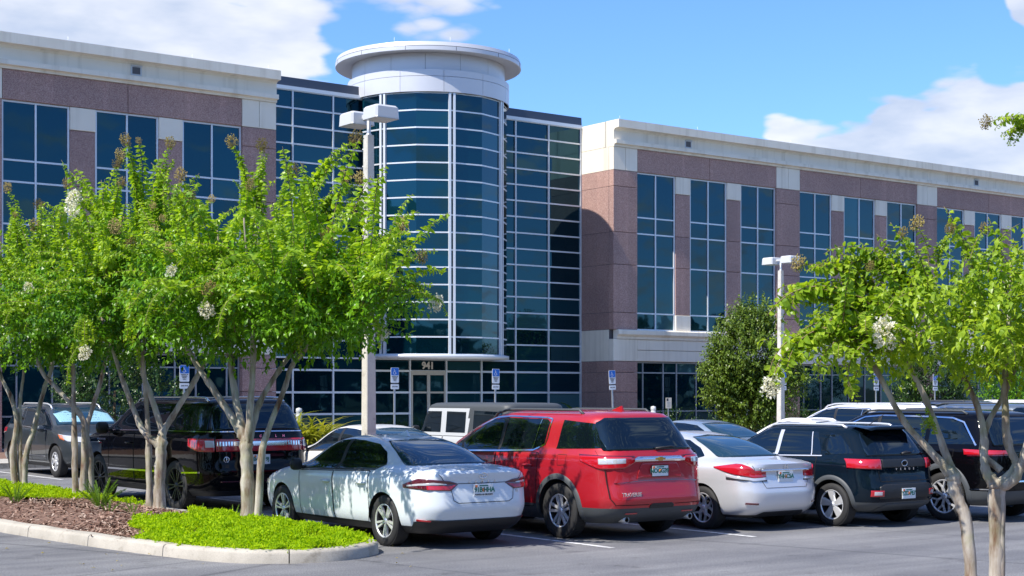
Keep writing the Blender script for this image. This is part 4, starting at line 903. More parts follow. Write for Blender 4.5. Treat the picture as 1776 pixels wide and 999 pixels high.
VENUE = dict(L=4.04, paint='ink', nr=7, nf=5, ngr=(6, 5), zg=1.08, clad=.40, clad_m='plastic', hz=.93, rw=.33, rarch=.375, axles=(.76, 3.28), wheel='star', rr=.68, arch=.065,
    slices=[(.24, .22, 3.80, .74), (.32, .07, 3.92, .82), (.42, .02, 3.98, .855), (.55, .0, 4.02, .865), (.68, .02, 4.04, .87), (.80, .05, 4.02, .875), (.92, .06, 3.92, .875), (1.0, .07, 3.70, .86), (1.05, .085, 3.44, .835), (1.09, .11, 3.24, .805), (1.16, .16, 3.04, .775), (1.28, .26, 2.80, .73), (1.40, .37, 2.55, .68), (1.47, .44, 2.38, .635), (1.51, .50, 2.25, .56), (1.535, .70, 2.05, .42), (1.548, .95, 1.85, .24), (1.553, 1.15, 1.6, .08)],
    doors=[([(1.08, .55), (1.14, .40), (1.92, .37)], [(1.05, 1.04), (1.14, 1.05), (1.92, 1.035)]), ([(1.935, .37), (2.80, .39)], [(1.935, 1.035), (2.80, 1.01)])],
    side_glass=[([(.42, 1.115), (.92, 1.085)], [(.42, 1.125), (.72, 1.38), (.92, 1.42)]), ([(1.0, 1.085), (1.88, 1.065)], [(1.0, 1.10), (1.16, 1.43), (1.88, 1.445)]), ([(1.96, 1.063), (2.92, 1.04)], [(1.96, 1.445), (2.2, 1.425), (2.55, 1.27), (2.92, 1.05)])],
    trims=[('window_trim', 'alloy', [(.97, 1.07), (1.9, 1.05), (2.95, 1.028)], .014), ('window_divider', 'alloy', [(1.18, 1.07), (1.28, 1.43)], .018, .010), ('door_pillar', 'alloy', [(1.92, 1.06), (1.92, 1.45)], .075, .006)],
    mirror=(2.72, 1.03, 'paint'),
    tails=[('rear_window', 'carglass', [(-.67, 1.085), (.67, 1.085)], [(-.67, 1.10), (-.56, 1.42), (-.48, 1.465), (.48, 1.465), (.56, 1.42), (.67, 1.10)]), ('tailgate_panel', 'plastic_dark', [(-.50, .905), (.50, .905)], [(-.50, 1.03), (.50, 1.03)]), ('number_recess', 'plastic_dark', [(-.60, .44), (.60, .44)], [(-.60, .62), (-.5, .66), (.5, .66), (.60, .62)]), ('skid_plate', 'plastic', [(-.55, .25), (.55, .25)], [(-.55, .30), (-.42, .36), (.42, .36), (.55, .30)])],
    tail_pairs=[('taillight', 'redlens', [(.52, .885), (1.0, .90)], [(.52, 1.035), (1.0, 1.04)]), ('taillight_edge', 'darkred', [(.60, .91), (.84, .91)], [(.60, 1.0), (.84, 1.01)]), ('fog_light', 'redlens', [(.52, .475), (.72, .475)], [(.52, .565), (.72, .57)]), ('fog_light_clear', 'clearlens', [(.56, .495), (.68, .495)], [(.56, .545), (.68, .55)])],
    tail_lines=[('tailgate_gap', 'gap', [(.58, .86), (.56, .70), (-.56, .70), (-.58, .86)], .01)],
    rails=(.70, 2.35, .545, 'alloy', .03), extra=venue_extra)
# ---- black off-road estate at the right
def gc_extra(root, B, pm):
    licence_plate(root, B.rear(-.0, .98) - .014, 0, .97, 'LKX', 'B42', 'plastic_dark')
    mb = MB(); mb.tube([(.52, 0, 1.66), (.45, 0, 1.80)], [.03, .008], 6); mb.build('aerial', M['black'], root)
GCK = dict(L=4.95, paint='black', nr=7.5, nf=6, ngr=(7, 6), zg=1.24, clad=.52, clad_m='plastic', hz=1.0, rw=.385, rarch=.44, axles=(1.0, 3.96), wheel='seven', rr=.69, arch=.085,
    slices=[(.26, .28, 4.75, .84), (.36, .08, 4.88, .93), (.50, .02, 4.93, .955), (.62, .0, 4.95, .965), (.80, .04, 4.95, .97), (.95, .05, 4.92, .97), (1.08, .06, 4.70, .96), (1.16, .07, 4.30, .935), (1.20, .09, 4.05, .90), (1.26, .12, 3.82, .87), (1.40, .20, 3.55, .825), (1.54, .29, 3.28, .775), (1.64, .36, 3.05, .735), (1.70, .42, 2.9, .66), (1.735, .6, 2.7, .52), (1.755, .95, 2.4, .32), (1.762, 1.3, 2.1, .1)],
    doors=[([(1.48, .70), (1.56, .50), (2.42, .46)], [(1.45, 1.16), (1.56, 1.175), (2.42, 1.16)]), ([(2.435, .46), (3.45, .48)], [(2.435, 1.16), (3.45, 1.13)])],
    side_glass=[([(.50, 1.225), (1.34, 1.21)], [(.50, 1.235), (.78, 1.56), (.98, 1.61), (1.34, 1.625)]), ([(1.42, 1.21), (2.38, 1.195)], [(1.42, 1.627), (2.38, 1.635)]), ([(2.46, 1.193), (3.66, 1.16)], [(2.46, 1.635), (2.75, 1.605), (3.2, 1.42), (3.66, 1.17)])],
    trims=[('window_trim', 'chrome', [(.44, 1.21), (.47, 1.235), (.74, 1.57), (.96, 1.635), (1.4, 1.65), (2.4, 1.66), (2.75, 1.632), (3.22, 1.44), (3.7, 1.165)], .024), ('door_pillar', 'plastic_dark', [(2.42, 1.2), (2.42, 1.64)], .07, .006), ('fuel_flap', 'gap', [(.80, 1.03), (.80, 1.14), (.98, 1.14), (.98, 1.03), (.80, 1.03)], .006, .003), ('sill_trim', 'chrome', [(.15, .53), (.5, .525)], .018, .012)],
    mirror=(3.42, 1.15, 'plastic_dark'),
    tails=[('rear_window', 'carglass', [(-.74, 1.21), (.74, 1.21)], [(-.74, 1.23), (-.64, 1.58), (-.55, 1.64), (.55, 1.64), (.64, 1.58), (.74, 1.23)]), ('bumper_strip', 'chrome', [(-.85, .63), (.85, .63)], [(-.85, .66), (.85, .66)])],
    tail_pairs=[('taillight', 'redlens', [(.42, 1.08), (1.20, 1.06)], [(.42, 1.13), (1.20, 1.15)]), ('taillight_edge', 'darkred', [(.42, 1.06), (1.15, 1.04)], [(.42, 1.075), (1.15, 1.058)])],
    rails=(.75, 2.9, .64, 'plastic', .04), extra=gc_extra)
# ---- long black estate behind the island trees
def nav_extra(root, B, pm):
    licence_plate(root, B.rear(0, .86) - .014, 0, .865, 'B4E', '19J', 'plate')
    for i, ch in enumerate('LINCOLN'): rear_text(ch, .055, root, 'model_lettering', M['chrome'], B.rear(0, 1.235) - .010, .42 - .14 * i, 1.245, bold=.002)
    mb = MB(); ring(mb, B.rear(.62, .86) - .012, .62, .87, .05, .05, .012); mb.tube([(B.rear(.62, .86) - .016, .62, .825), (B.rear(.62, .86) - .016, .62, .91)], .01, 6); mb.build('badge', M['chrome'], root)
NAV = dict(L=5.33, paint='black', nr=9, nf=6, ngr=(9, 7), zg=1.36, clad=.36, hz=1.08, rw=.41, rarch=.46, axles=(1.15, 4.26), wheel='many', rim='alloy_dark', rr=.72,
    slices=[(.26, .25, 5.10, .88), (.36, .08, 5.22, .96), (.50, .02, 5.28, .985), (.65, .0, 5.32, .995), (.85, .03, 5.33, 1.0), (1.02, .04, 5.30, 1.0), (1.16, .05, 5.15, .99), (1.24, .06, 4.80, .975), (1.30, .07, 4.45, .95), (1.34, .085, 4.20, .925), (1.40, .105, 4.02, .90), (1.54, .16, 3.76, .86), (1.68, .22, 3.50, .815), (1.78, .28, 3.28, .77), (1.83, .34, 3.12, .70), (1.865, .5, 2.95, .56), (1.885, .85, 2.65, .36), (1.893, 1.2, 2.3, .1)],
    doors=[([(1.68, .72), (1.76, .46), (2.68, .42)], [(1.66, 1.27), (1.76, 1.285), (2.68, 1.27)]), ([(2.695, .42), (3.74, .44)], [(2.695, 1.27), (3.74, 1.25)])],
    side_glass=[([(.26, 1.345), (1.52, 1.335)], [(.26, 1.36), (.34, 1.74), (1.52, 1.765)]), ([(1.60, 1.335), (2.62, 1.325)], [(1.60, 1.765), (2.62, 1.77)]), ([(2.72, 1.324), (3.96, 1.30)], [(2.72, 1.77), (3.1, 1.735), (3.5, 1.57), (3.96, 1.31)])],
    trims=[('window_trim', 'chrome', [(.14, 1.325), (1.5, 1.318), (2.7, 1.308), (4.0, 1.285)], .018), ('sill_trim', 'chrome', [(1.75, .62), (3.75, .60)], .03, .012), ('wing_badge', 'chrome', [(3.85, 1.12), (4.25, 1.12)], .03, .012), ('crease', 'chrome', [(.28, .66), (.85, .635)], .025, .010)],
    mirror=(3.72, 1.30, 'plastic_dark', 1.25),
    tails=[('rear_window', 'carglass', [(-.80, 1.345), (.80, 1.345)], [(-.80, 1.36), (-.72, 1.70), (-.62, 1.775), (.62, 1.775), (.72, 1.70), (.80, 1.36)]), ('window_trim', 'chrome', [(-.90, 1.315), (.90, 1.315)], [(-.90, 1.333), (.90, 1.333)]), ('lamp_bar', 'redlens', [(-.78, 1.0), (.78, 1.0)], [(-.78, 1.205), (.78, 1.205)]), ('lamp_bar_trim', 'chrome', [(-.76, 1.085), (.76, 1.085)], [(-.76, 1.165), (.76, 1.165)]), ('reflector', 'darkred', [(-.72, .50), (.72, .50)], [(-.72, .52), (.72, .52)])],
    tail_pairs=[('taillight', 'redlens', [(.80, .995), (1.05, 1.0), (1.32, 1.08)], [(.80, 1.21), (1.32, 1.205)]), ('taillight_clear', 'clearlens', [(.80, 1.07), (.90, 1.07)], [(.80, 1.18), (.90, 1.18)])],
    rails=(.5, 3.2, .68, 'chrome', .045), extra=nav_extra)
# ---- plainer cars of the rows behind
def generic_saloon(paint_, L=4.7):
    s = dict(CAMRY); s.update(paint=paint_, extra=None, wheel='five', sglass='carglass'); return s
def generic_suv(paint_, rails='alloy'):
    s = dict(TRAV); s.update(paint=paint_, extra=None, wheel='five', arch=None, clad=.36, clad_m='plastic_dark')
    s['tails'] = [('rear_window', 'carglass', TRAV['tails'][0][2], TRAV['tails'][0][3])]; s['tail_lines'] = TRAV['tail_lines'][:2]
    s['tail_pairs'] = [('taillight', 'redlens', [(.62, .98), (1.22, 1.06)], [(.62, 1.17), (1.22, 1.17)])]; s['rails'] = (.95, 3.1, .62, rails, .05); return s
CARS = [CAMRY, TRAV, CIVIC, VENUE, GCK, NAV]
FACE = pi / 2                                                       # nose towards the building
def put(sp, name, label, xleft, yrear_axle, group=None, dz=0.0, yaw=0.0, flip=False):
    """xleft: outer face of the left (or, nose out, right) wheels; yrear_axle: world Y of the rear axle"""
    Wd = max(a[3] for a in sp['slices']); off = sp['L'] / 2 - sp['axles'][0]
    if not flip: return build_car(sp, name, label, (xleft + Wd, yrear_axle + off, dz), FACE + yaw, group)
    return build_car(sp, name, label, (xleft + Wd, yrear_axle - off, dz), FACE + pi + yaw, group)
# ---- plainer cars of the rows behind
def shield(z0, z1, b, t): return ('windscreen', 'carglass', [(-b, z0), (b, z0)], [(-b, z0 + .02), (-t - .03, z1 - .05), (-t + .06, z1), (t - .06, z1), (t + .03, z1 - .05), (b, z0 + .02)])
for s_, a_ in ((CAMRY, (1.05, 1.39, .68, .50)), (TRAV, (1.27, 1.69, .78, .60)), (CIVIC, (1.06, 1.38, .64, .46)), (VENUE, (1.11, 1.47, .70, .54)), (GCK, (1.25, 1.66, .78, .60)), (NAV, (1.36, 1.80, .80, .64))):
    s_['noses'] = [shield(*a_)]
put(CAMRY, 'saloon_car', 'pale grey blue saloon car dappled with tree shade beside the planted island', 10.62, 17.2)
put(TRAV, 'crossover_car', 'bright red three row crossover with chrome tailgate bar and gold badge', 13.18, 16.7)
put(CIVIC, 'saloon_car', 'silver saloon car with red triangular tail lamps beside the red crossover', 15.78, 16.55)
put(VENUE, 'crossover_car', 'small dark blue black crossover with silver roof rails and square red lamps', 17.72, 15.75)
put(GCK, 'estate_car', 'large black off road estate with chrome window line behind the right tree trunks', 19.95, 15.4)
nv = put(NAV, 'estate_car', 'long glossy black estate with full width red lamp bar behind the island trees', 11.12, 25.0); nv.scale = (1.13, 1.05, 1.04)
def sub_suv(paint_, rails='alloy', **kw):
    s = generic_suv(paint_, rails); s['noses'] = [shield(1.27, 1.69, .78, .60)]; s.update(kw); return s
def sub_saloon(paint_, **kw):
    s = generic_saloon(paint_); s['noses'] = [shield(1.05, 1.39, .68, .50)]; s['tail_lines'] = CAMRY['tail_lines']; s.update(kw); return s
put(sub_saloon('white'), 'saloon_car', 'white saloon car behind the lamp post, seen over the pale saloon roof', 14.25, 23.6)
def jeep_mat(x, y, z): return 2 if (z > 1.74 or (z > 1.20 and x < 1.28)) else 0
def jeep_extra(root, B, pm):
    for xa in (.85, 3.75):
        for sg in (1, -1):
            mb = MB(); P_ = []
            for k in range(13):
                t = lerp(.05, pi - .05, k / 12); x, z = xa + .52 * cos(t), .42 + .52 * sin(t); z = min(z, .88); y = B.fw(.8)
                P_.append([(x, sg * (y - .02), z - .03), (x, sg * (y + .14), z - .05), (x, sg * (y + .15), z - .01), (x, sg * (y - .02), z)])
            mb.grid(P_); mb.build('wheel_arch_trim', M['plastic_dark'], root)
JEEP = dict(L=4.5, paint='jeepwhite', nr=14, nf=9, ngr=(16, 12), zg=1.2, clad=.5, clad_m='plastic', rowmat=jeep_mat, hz=1.0, rw=.40, rarch=.43, axles=(.85, 3.75), wheel='star', rr=.6,
    slices=[(.45, .10, 4.30, .70), (.55, .04, 4.42, .76), (.75, .02, 4.48, .78), (1.0, .0, 4.50, .79), (1.12, .0, 4.44, .785), (1.17, .01, 4.2, .775), (1.20, .02, 3.12, .765), (1.24, .03, 3.06, .76), (1.50, .05, 2.92, .735), (1.74, .08, 2.79, .71), (1.80, .10, 2.74, .69), (1.835, .16, 2.66, .63), (1.85, .4, 2.5, .45), (1.853, .9, 2.1, .12)],
    doors=[([(1.30, .58), (2.12, .56)], [(1.30, 1.20), (2.12, 1.20)]), ([(2.14, .56), (2.98, .56)], [(2.14, 1.20), (2.98, 1.20)])],
    side_glass=[([(.22, 1.27), (1.12, 1.27)], [(.22, 1.68), (1.12, 1.70)]), ([(1.38, 1.27), (2.04, 1.27)], [(1.38, 1.67), (2.04, 1.68)]), ([(2.22, 1.27), (2.96, 1.27)], [(2.22, 1.68), (2.76, 1.68), (2.96, 1.28)])],
    tails=[('rear_window', 'carglass', [(-.55, 1.28), (.55, 1.28)], [(-.55, 1.68), (.55, 1.68)])], noses=[('windscreen', 'carglass', [(-.64, 1.25), (.64, 1.25)], [(-.6, 1.70), (.6, 1.70)])], mirror=(2.9, 1.28, 'plastic_dark'), extra=jeep_extra)
put(JEEP, 'offroad_car', 'boxy white off roader with grey hard top behind the red crossover', 16.75, 23.6)
put(sub_saloon('steel_blue'), 'saloon_car', 'pale steel blue saloon car glimpsed behind the silver saloon roof', 22.9, 23.9)
put(sub_saloon('white', rails=(1.75, 2.9, .40, 'white', .02)), 'saloon_car', 'white car roof showing above the small dark crossover', 26.0, 23.4)
put(sub_suv('white', 'alloy'), 'crossover_car', 'white crossover with silver roof rails between the small crossover and the pillar glass', 28.9, 24.2)
put(sub_suv('slate', 'plastic'), 'crossover_car', 'dark slate crossover roof right behind the black off road estate', 32.4, 23.6)
put(sub_suv('navy', 'plastic'), 'crossover_car', 'navy crossover parked by the second accessible parking sign from the right', 47.3, 35.9)
put(sub_suv('white', 'white'), 'crossover_car', 'white crossover at the far right in the row by the building', 50.6, 35.6)
dk = put(sub_suv('grey', 'alloy', nose_pairs=[('headlight', 'clearlens', [(.58, .86), (.86, .88), (1.12, .98)], [(.58, .99), (.86, 1.03), (1.12, 1.06)]), ('indicator', 'orange', [(.98, .90), (1.16, .95)], [(.98, 1.03), (1.16, 1.04)])],
    noses=[('windscreen', 'carglass_clear', *shield(1.27, 1.69, .78, .60)[2:]), ('sunshade', 'sunshade', [(-.70, 1.33), (-.04, 1.33)], [(-.66, 1.54), (-.35, 1.62), (-.04, 1.40)]), ('sunshade', 'sunshade', [(.04, 1.33), (.70, 1.33)], [(.04, 1.42), (.35, 1.62), (.66, 1.54)]), ('grille', 'plastic_dark', [(-.50, .58), (.50, .58)], [(-.52, .92), (.52, .92)]), ('bumper_intake', 'plastic_dark', [(-.6, .34), (.6, .34)], [(-.55, .46), (.55, .46)]), ('grille_trim', 'chrome', [(-.52, .92), (.52, .92)], [(-.52, .95), (.52, .95)])],
    trims=TRAV['trims'][:4] + [('sill_trim', 'chrome', [(1.7, .50), (3.6, .50)], .03, .012)]), 'crossover_car', 'dark grey crossover facing out with foil sunshades behind the windscreen', 13.1, 39.35, flip=True)
put(sub_suv('steel_blue', 'alloy'), 'crossover_car', 'dusty blue car cut off by the left edge of the picture', 8.35, 36.2)
# ------------------------------------------------------------------ lamp posts
def lamp_post(x, y, h, label):
    t = thing('lamp_post', label, 'lamp post', (x, y, 0), 0, 'parking lot lamp posts')
    a, b = .097, .066; mb = MB(); c = .012
    def oct_(w): return [(-w, -w + c), (-w + c, -w), (w - c, -w), (w, -w + c), (w, w - c), (w - c, w), (-w + c, w), (-w, w - c)]
    zs = [0, h * .5, h]; r = [[(px, py, z) for px, py in oct_(lerp(a, b, z / h))] for z in zs]; n = 8; mb.v = [p for q in r for p in q]
    for j in range(2):
        for i in range(n): mb.face((j * n + i, j * n + (i + 1) % n, (j + 1) * n + (i + 1) % n, (j + 1) * n + i))
    mb.face([2 * n + i for i in range(n)]); mb.build('post', M['poleconc'], t)
    mb = MB(); mb.lathe([(.033, h), (.033, h + .32), (.0, h + .33)], n=12); mb.lathe([(.05, h), (.05, h + .02), (.033, h + .03)], n=12); mb.build('tenon', M['steel'], t)
    for sg in (-1, 1):
        mb = MB(); yc = sg * .375; w = .22; z0 = h + .20; hh = .21
        P_ = [[(px, yc + py, z) for px, py in [(-ww, -ww + e), (-ww + e, -ww), (ww - e, -ww), (ww, -ww + e), (ww, ww - e), (ww - e, ww), (-ww + e, ww), (-ww, ww - e), (-ww, -ww + e)]] for ww, z, e in ((w, z0, .02), (w, z0 + .02, .03), (w - .008, z0 + hh - .03, .03), (w - .035, z0 + hh, .03))]
        mb.grid(P_, sm=False, flip=True); k = [(-w + .035, yc - w + .065, z0 + hh)]
        mb.add([P_[3][i] for i in range(8)], [tuple(range(8))]); mb.box(-.03, .03, min(0, sg * .17), max(0, sg * .17), z0 + .09, z0 + .15)
        f = mb.build('lamp_head', M['fixture'], t)
        mb = MB(); mb.box(-w + .012, w - .012, yc - w + .012, yc + w - .012, z0 - .004, z0 + .012); mb.build('lens', M['lens'], f)
    mb = MB(); mb.box(-.13, .13, -.13, .13, 0, .05); mb.build('footing', M['walk'], t)
lamp_post(12.85, 21.2, 6.2, 'concrete lamp post standing behind the pale saloon, with two white box heads')
lamp_post(33.93, 32.1, 5.75, 'farther lamp post with two white heads beside the round evergreen tree')
# ------------------------------------------------------------------ accessible parking signs
def wheelchair(mb, x, y, z, s):
    """access symbol facing -Y"""
    def pt(a, b): return (x + a * s, y, z + b * s)
    def bar(p, q, w):
        d = Vector((q[0] - p[0], q[1] - p[1])).normalized(); n = Vector((-d.y, d.x)) * w / 2
        mb.add([pt(p[0] + n.x, p[1] + n.y), pt(p[0] - n.x, p[1] - n.y), pt(q[0] - n.x, q[1] - n.y), pt(q[0] + n.x, q[1] + n.y)], [(0, 1, 2, 3)])
    n = 14; o = len(mb.v)
    mb.add([pt(-.12 + .09 * cos(2 * pi * k / 10), .78 + .09 * sin(2 * pi * k / 10)) for k in range(10)], [tuple(range(10))])
    bar((-.12, .68), (-.06, .2), .12); bar((-.1, .48), (.22, .48), .09); bar((-.07, .22), (.24, .2), .11); bar((.22, .22), (.38, -.18), .11); bar((.34, -.2), (.5, -.14), .09)
    for k in range(n):
        a0, a1 = radians(120 + 225 * k / n), radians(120 + 225 * (k + 1) / n); c = (-.02, -.02)
        mb.add([pt(c[0] + r * cos(a), c[1] + r * sin(a)) for a, r in ((a0, .40), (a1, .40), (a1, .30), (a0, .30))], [(0, 1, 2, 3)])
    
def rrect(w, h, r, n=4):
    out = []
    for cx, cz, a0 in ((w - r, h - r, 0), (-w + r, h - r, 90), (-w + r, -h + r, 180), (w - r, -h + r, 270)):
        out += [(cx + r * cos(radians(a0 + 90 * k / n)), cz + r * sin(radians(a0 + 90 * k / n))) for k in range(n + 1)]
    return out
def plate_mesh(mb, w, h, r, z, y0, y1, mi=0):
    o = rrect(w, h, r); n = len(o)
    mb.add([(x, y, z + zz) for y in (y0, y1) for x, zz in o], [tuple(range(n)), tuple(range(n, 2 * n))[::-1]] + [(i, n + i, n + (i + 1) % n, (i + 1) % n) for i in range(n)], mi)
ink = {}
def ink_text(txt, size):
    if (txt, size) not in ink:
        me = flat_text(txt, size, 0, 1.0, .002); me.transform(Matrix.Rotation(pi / 2, 4, 'X')); me.materials.append(M['signink']); ink[(txt, size)] = me
    return ink[(txt, size)]
def access_sign(x, y, top, label, lean=0.0, rz=0.0):
    t = thing('parking_sign', label, 'sign', (x, y, .15), rz, 'accessible parking signs'); t.rotation_euler = (0, lean, rz); top -= .15
    mb = MB(); mb.box(-.03, .03, 0, .028, 0, top - .05); mb.box(-.018, .018, -.006, 0, 0, top - .05); mb.build('sign_post', M['steel'], t)
    mb = MB(); plate_mesh(mb, .152, .245, .03, top - .245, -.018, -.008); pn = mb.build('sign_panel', M['signwhite'], t)
    mb = MB(); plate_mesh(mb, .143, .118, .025, top - .128, -.0195, -.0185); mb.build('blue_field', M['signblue'], pn)
    mb = MB(); wheelchair(mb, -.01, -.0205, top - .165, .135); mb.build('access_symbol', M['signwhite'], pn)
    for k, tx in enumerate(('PARKING BY', 'DISABLED', 'PERMIT', 'ONLY')): link('sign_lettering', ink_text(tx, .042), pn, (0, -.0205, top - .285 - .045 * k))
    mb = MB(); plate_mesh(mb, .152, .018, .012, top - .512, -.018, -.008); mb.build('sign_band', M['signink'], t)
    mb = MB(); plate_mesh(mb, .152, .08, .025, top - .615, -.018, -.008); p2 = mb.build('fine_panel', M['signwhite'], t)
    link('sign_lettering', ink_text('$255 FINE', .05), p2, (0, -.0205, top - .612))
for p in [(18.99, 'accessible parking sign half hidden by the branches of the front island tree', 0), (26.28, 'accessible parking sign left of the glass entrance doors', 0), (30.28, 'accessible parking sign right of the entrance doors, above the white off roader', .01), (35.57, 'tilted accessible parking sign before the pink granite corner pier', -.045),
          (44.28, 'accessible parking sign in front of the farther lamp post', 0), (49.8, 'accessible parking sign partly behind the left stem of the right tree', 0), (53.63, 'rightmost accessible parking sign before the dark evergreen', .0)]:
    access_sign(p[0], 41.75, 2.88, p[1], p[2])
t = thing('notice_sign', 'small tan notice sign on a short post in the planting bed', 'sign', (40.8, 44.6, .1))
mb = MB(); mb.box(-.025, .025, 0, .02, 0, 1.75); mb.build('sign_post', M['alu_dim'], t)
mb = MB(); plate_mesh(mb, .15, .21, .01, 1.58, -.014, -.004); pn = mb.build('sign_panel', mat('tan_sign', (.62, .56, .46), .6), t)
mb = MB(); mb.box(-.12, -.02, -.017, -.0145, 1.66, 1.76); mb.build('symbol', M['signink'], pn)
for k, z in enumerate((1.60, 1.55, 1.50, 1.45)):
    mb = MB(); mb.box(-.09, .09 - .03 * (k % 2), -.017, -.0145, z - .008, z + .008); mb.build('text_line', M['alu_dim'], pn, kind='stuff')
for (x, y, lab) in ((40.0, 44.6, 'white capped bollard right of the red crossover roof'), (24.9, 45.6, 'white capped bollard beside the yellow leaved plants')):
    t = thing('bollard', lab, 'bollard', (x, y, .12), 0, 'white bollards'); t.scale = (.62, .62, 1.0)
    mb = MB(); mb.lathe([(.0, 0), (.14, 0), (.14, 1.1)], n=20); mb.build('post', M['fixture'], t)
    mb = MB(); mb.lathe([(.14, 1.1), (.175, 1.11), (.175, 1.2), (.15, 1.24), (.15, 1.29), (.175, 1.31), (.16, 1.42), (.0, 1.45)], n=20); mb.build('cap', M['fixture'], t)
# ------------------------------------------------------------------ leaf and bark materials
def leafmat(name, c0, c1, trans=.45, gloss=.35, hue=None):
    m = bpy.data.materials.new(name); m.use_nodes = True; nt = m.node_tree; N = nt.nodes; L = nt.links; N.clear()
    out = N.new('ShaderNodeOutputMaterial'); g = N.new('ShaderNodeNewGeometry'); oi = N.new('ShaderNodeObjectInfo')
    ad = N.new('ShaderNodeMath'); ad.operation = 'MULTIPLY_ADD'; L.new(oi.outputs['Random'], ad.inputs[0]); ad.inputs[1].default_value = .35; 
    sc = N.new('ShaderNodeMath'); sc.operation = 'MULTIPLY'; L.new(g.outputs['Random Per Island'], sc.inputs[0]); sc.inputs[1].default_value = .65; L.new(sc.outputs[0], ad.inputs[2])
    col = ramp(nt, ad.outputs[0], [(0.0, c0), (0.55, tuple(lerp(a, b, .5) for a, b in zip(c0, c1))), (0.95, c1)])
    d = N.new('ShaderNodeBsdfPrincipled'); L.new(col, d.inputs['Base Color']); d.inputs['Roughness'].default_value = gloss; d.inputs['Specular IOR Level'].default_value = .35
    tr = N.new('ShaderNodeBsdfTranslucent'); tc = mixc(nt, 1.0, col, (1.3, 1.25, .45), 'MULTIPLY'); L.new(tc, tr.inputs['Color'])
    mx = N.new('ShaderNodeMixShader'); mx.inputs[0].default_value = trans; L.new(d.outputs[0], mx.inputs[1]); L.new(tr.outputs[0], mx.inputs[2]); L.new(mx.outputs[0], out.inputs['Surface'])
    return m
M['leaf'] = leafmat('myrtle_leaf', (.03, .12, .006), (.20, .42, .012), .38)  # darkened for the myrtle crowns: their inner shade is put into the colour
M['leaf_young'] = leafmat('young_myrtle_leaf', (.11, .26, .012), (.44, .61, .035), .5)
M['leaf_right'] = leafmat('lime_myrtle_leaf', (.12, .25, .015), (.46, .60, .045), .5)
M['leaf_dark'] = leafmat('evergreen_leaf', (.016, .05, .014), (.06, .12, .02), .3, .3)
M['leaf_olive'] = leafmat('olive_leaf', (.03, .08, .012), (.15, .22, .025), .3)
M['cover'] = leafmat('ground_cover_leaf', (.20, .38, .003), (.54, .70, .004), .5, .85)
M['fern'] = leafmat('fern_needle', (.10, .22, .02), (.22, .36, .05), .4, .5)
M['yellow_blade'] = leafmat('yellow_blade', (.16, .22, .02), (.50, .46, .07), .4)
M['far_leaf'] = leafmat('distant_leaf', (.015, .035, .012), (.05, .09, .02), .2)
def _bark(nt, b):
    p = coords(nt)
    mp = nt.nodes.new('ShaderNodeMapping'); mp.inputs['Scale'].default_value = (9, 9, 2.2); nt.links.new(p, mp.inputs[0])
    n = noise(nt, mp.outputs[0], 1.0, 5, .6)
    c = ramp(nt, n, [(.30, (.13, .06, .035)), (.40, (.25, .20, .155)), (.55, (.41, .37, .32)), (.74, (.55, .52, .46))])
    g = ramp(nt, noise(nt, p, 5, 3), [(.45, (1, 1, 1)), (.7, (.80, .86, .66))])
    nt.links.new(mixc(nt, 1.0, c, g, 'MULTIPLY'), b.inputs['Base Color']); bump(nt, b, n, .35, .02)
M['bark'] = mat('peeling_bark', (.5, .42, .34), .8, spec=.2, build=_bark)
M['bark_dark'] = mat('brown_bark', (.12, .085, .06), .9, spec=.1)
M['twig'] = mat('green_twig', (.20, .15, .07), .7)
M['seed'] = leafmat('seed_head', (.22, .16, .04), (.52, .44, .16), .3, .7)
M['bloom'] = leafmat('white_blossom', (.66, .64, .60), (.84, .83, .80), .3, .8)
CR = Vector((cos(YAW), -sin(YAW), 0)); CV = Vector((sin(YAW), cos(YAW), 0))   # across and along the view, only to lay out branches
def leaf(mb, base, d, up, L_, Wd, mi=0, fold=.25, droop=.2):
    """folded, slightly drooping leaf of four triangles"""
    s = d.cross(up); s = s.normalized() if s.length > 1e-5 else d.orthogonal().normalized(); n = s.cross(d).normalized()
    m = base + d * L_ * .5 + n * L_ * .04; t = base + d * L_ - n * L_ * droop; o = len(mb.v)
    mb.v += [tuple(base), tuple(m + s * Wd + n * Wd * fold), tuple(t), tuple(m - s * Wd + n * Wd * fold), tuple(m)]
    for f in ((0, 1, 4), (1, 2, 4), (4, 2, 3), (0, 4, 3)): mb.face([o + i for i in f], mi)
def leaf8(mb, base, d, up, L_, Wd, mi=0, fold=.25, droop=.2):
    """elliptic leaf: two pairs of edge points either side of a bent midrib"""
    s = d.cross(up); s = s.normalized() if s.length > 1e-5 else d.orthogonal().normalized(); n = s.cross(d).normalized(); o = len(mb.v)
    a = base + d * L_ * .30 + n * L_ * .04; b = base + d * L_ * .68 + n * L_ * (.03 - droop * .4); t = base + d * L_ - n * L_ * droop
    mb.v += [tuple(base), tuple(a + s * Wd * .95 + n * Wd * fold), tuple(b + s * Wd * .80 + n * Wd * fold), tuple(t), tuple(b - s * Wd * .80 + n * Wd * fold), tuple(a - s * Wd * .95 + n * Wd * fold), tuple(a), tuple(b)]
    for f in ((0, 1, 6), (1, 2, 7, 6), (2, 3, 7), (0, 6, 5), (6, 7, 4, 5), (7, 3, 4)): mb.face([o + i for i in f], mi)
def rnd_dir(): 
    z = random.uniform(-1, 1); a = random.uniform(0, 2 * pi); r = sqrt(1 - z * z); return Vector((r * cos(a), r * sin(a), z))
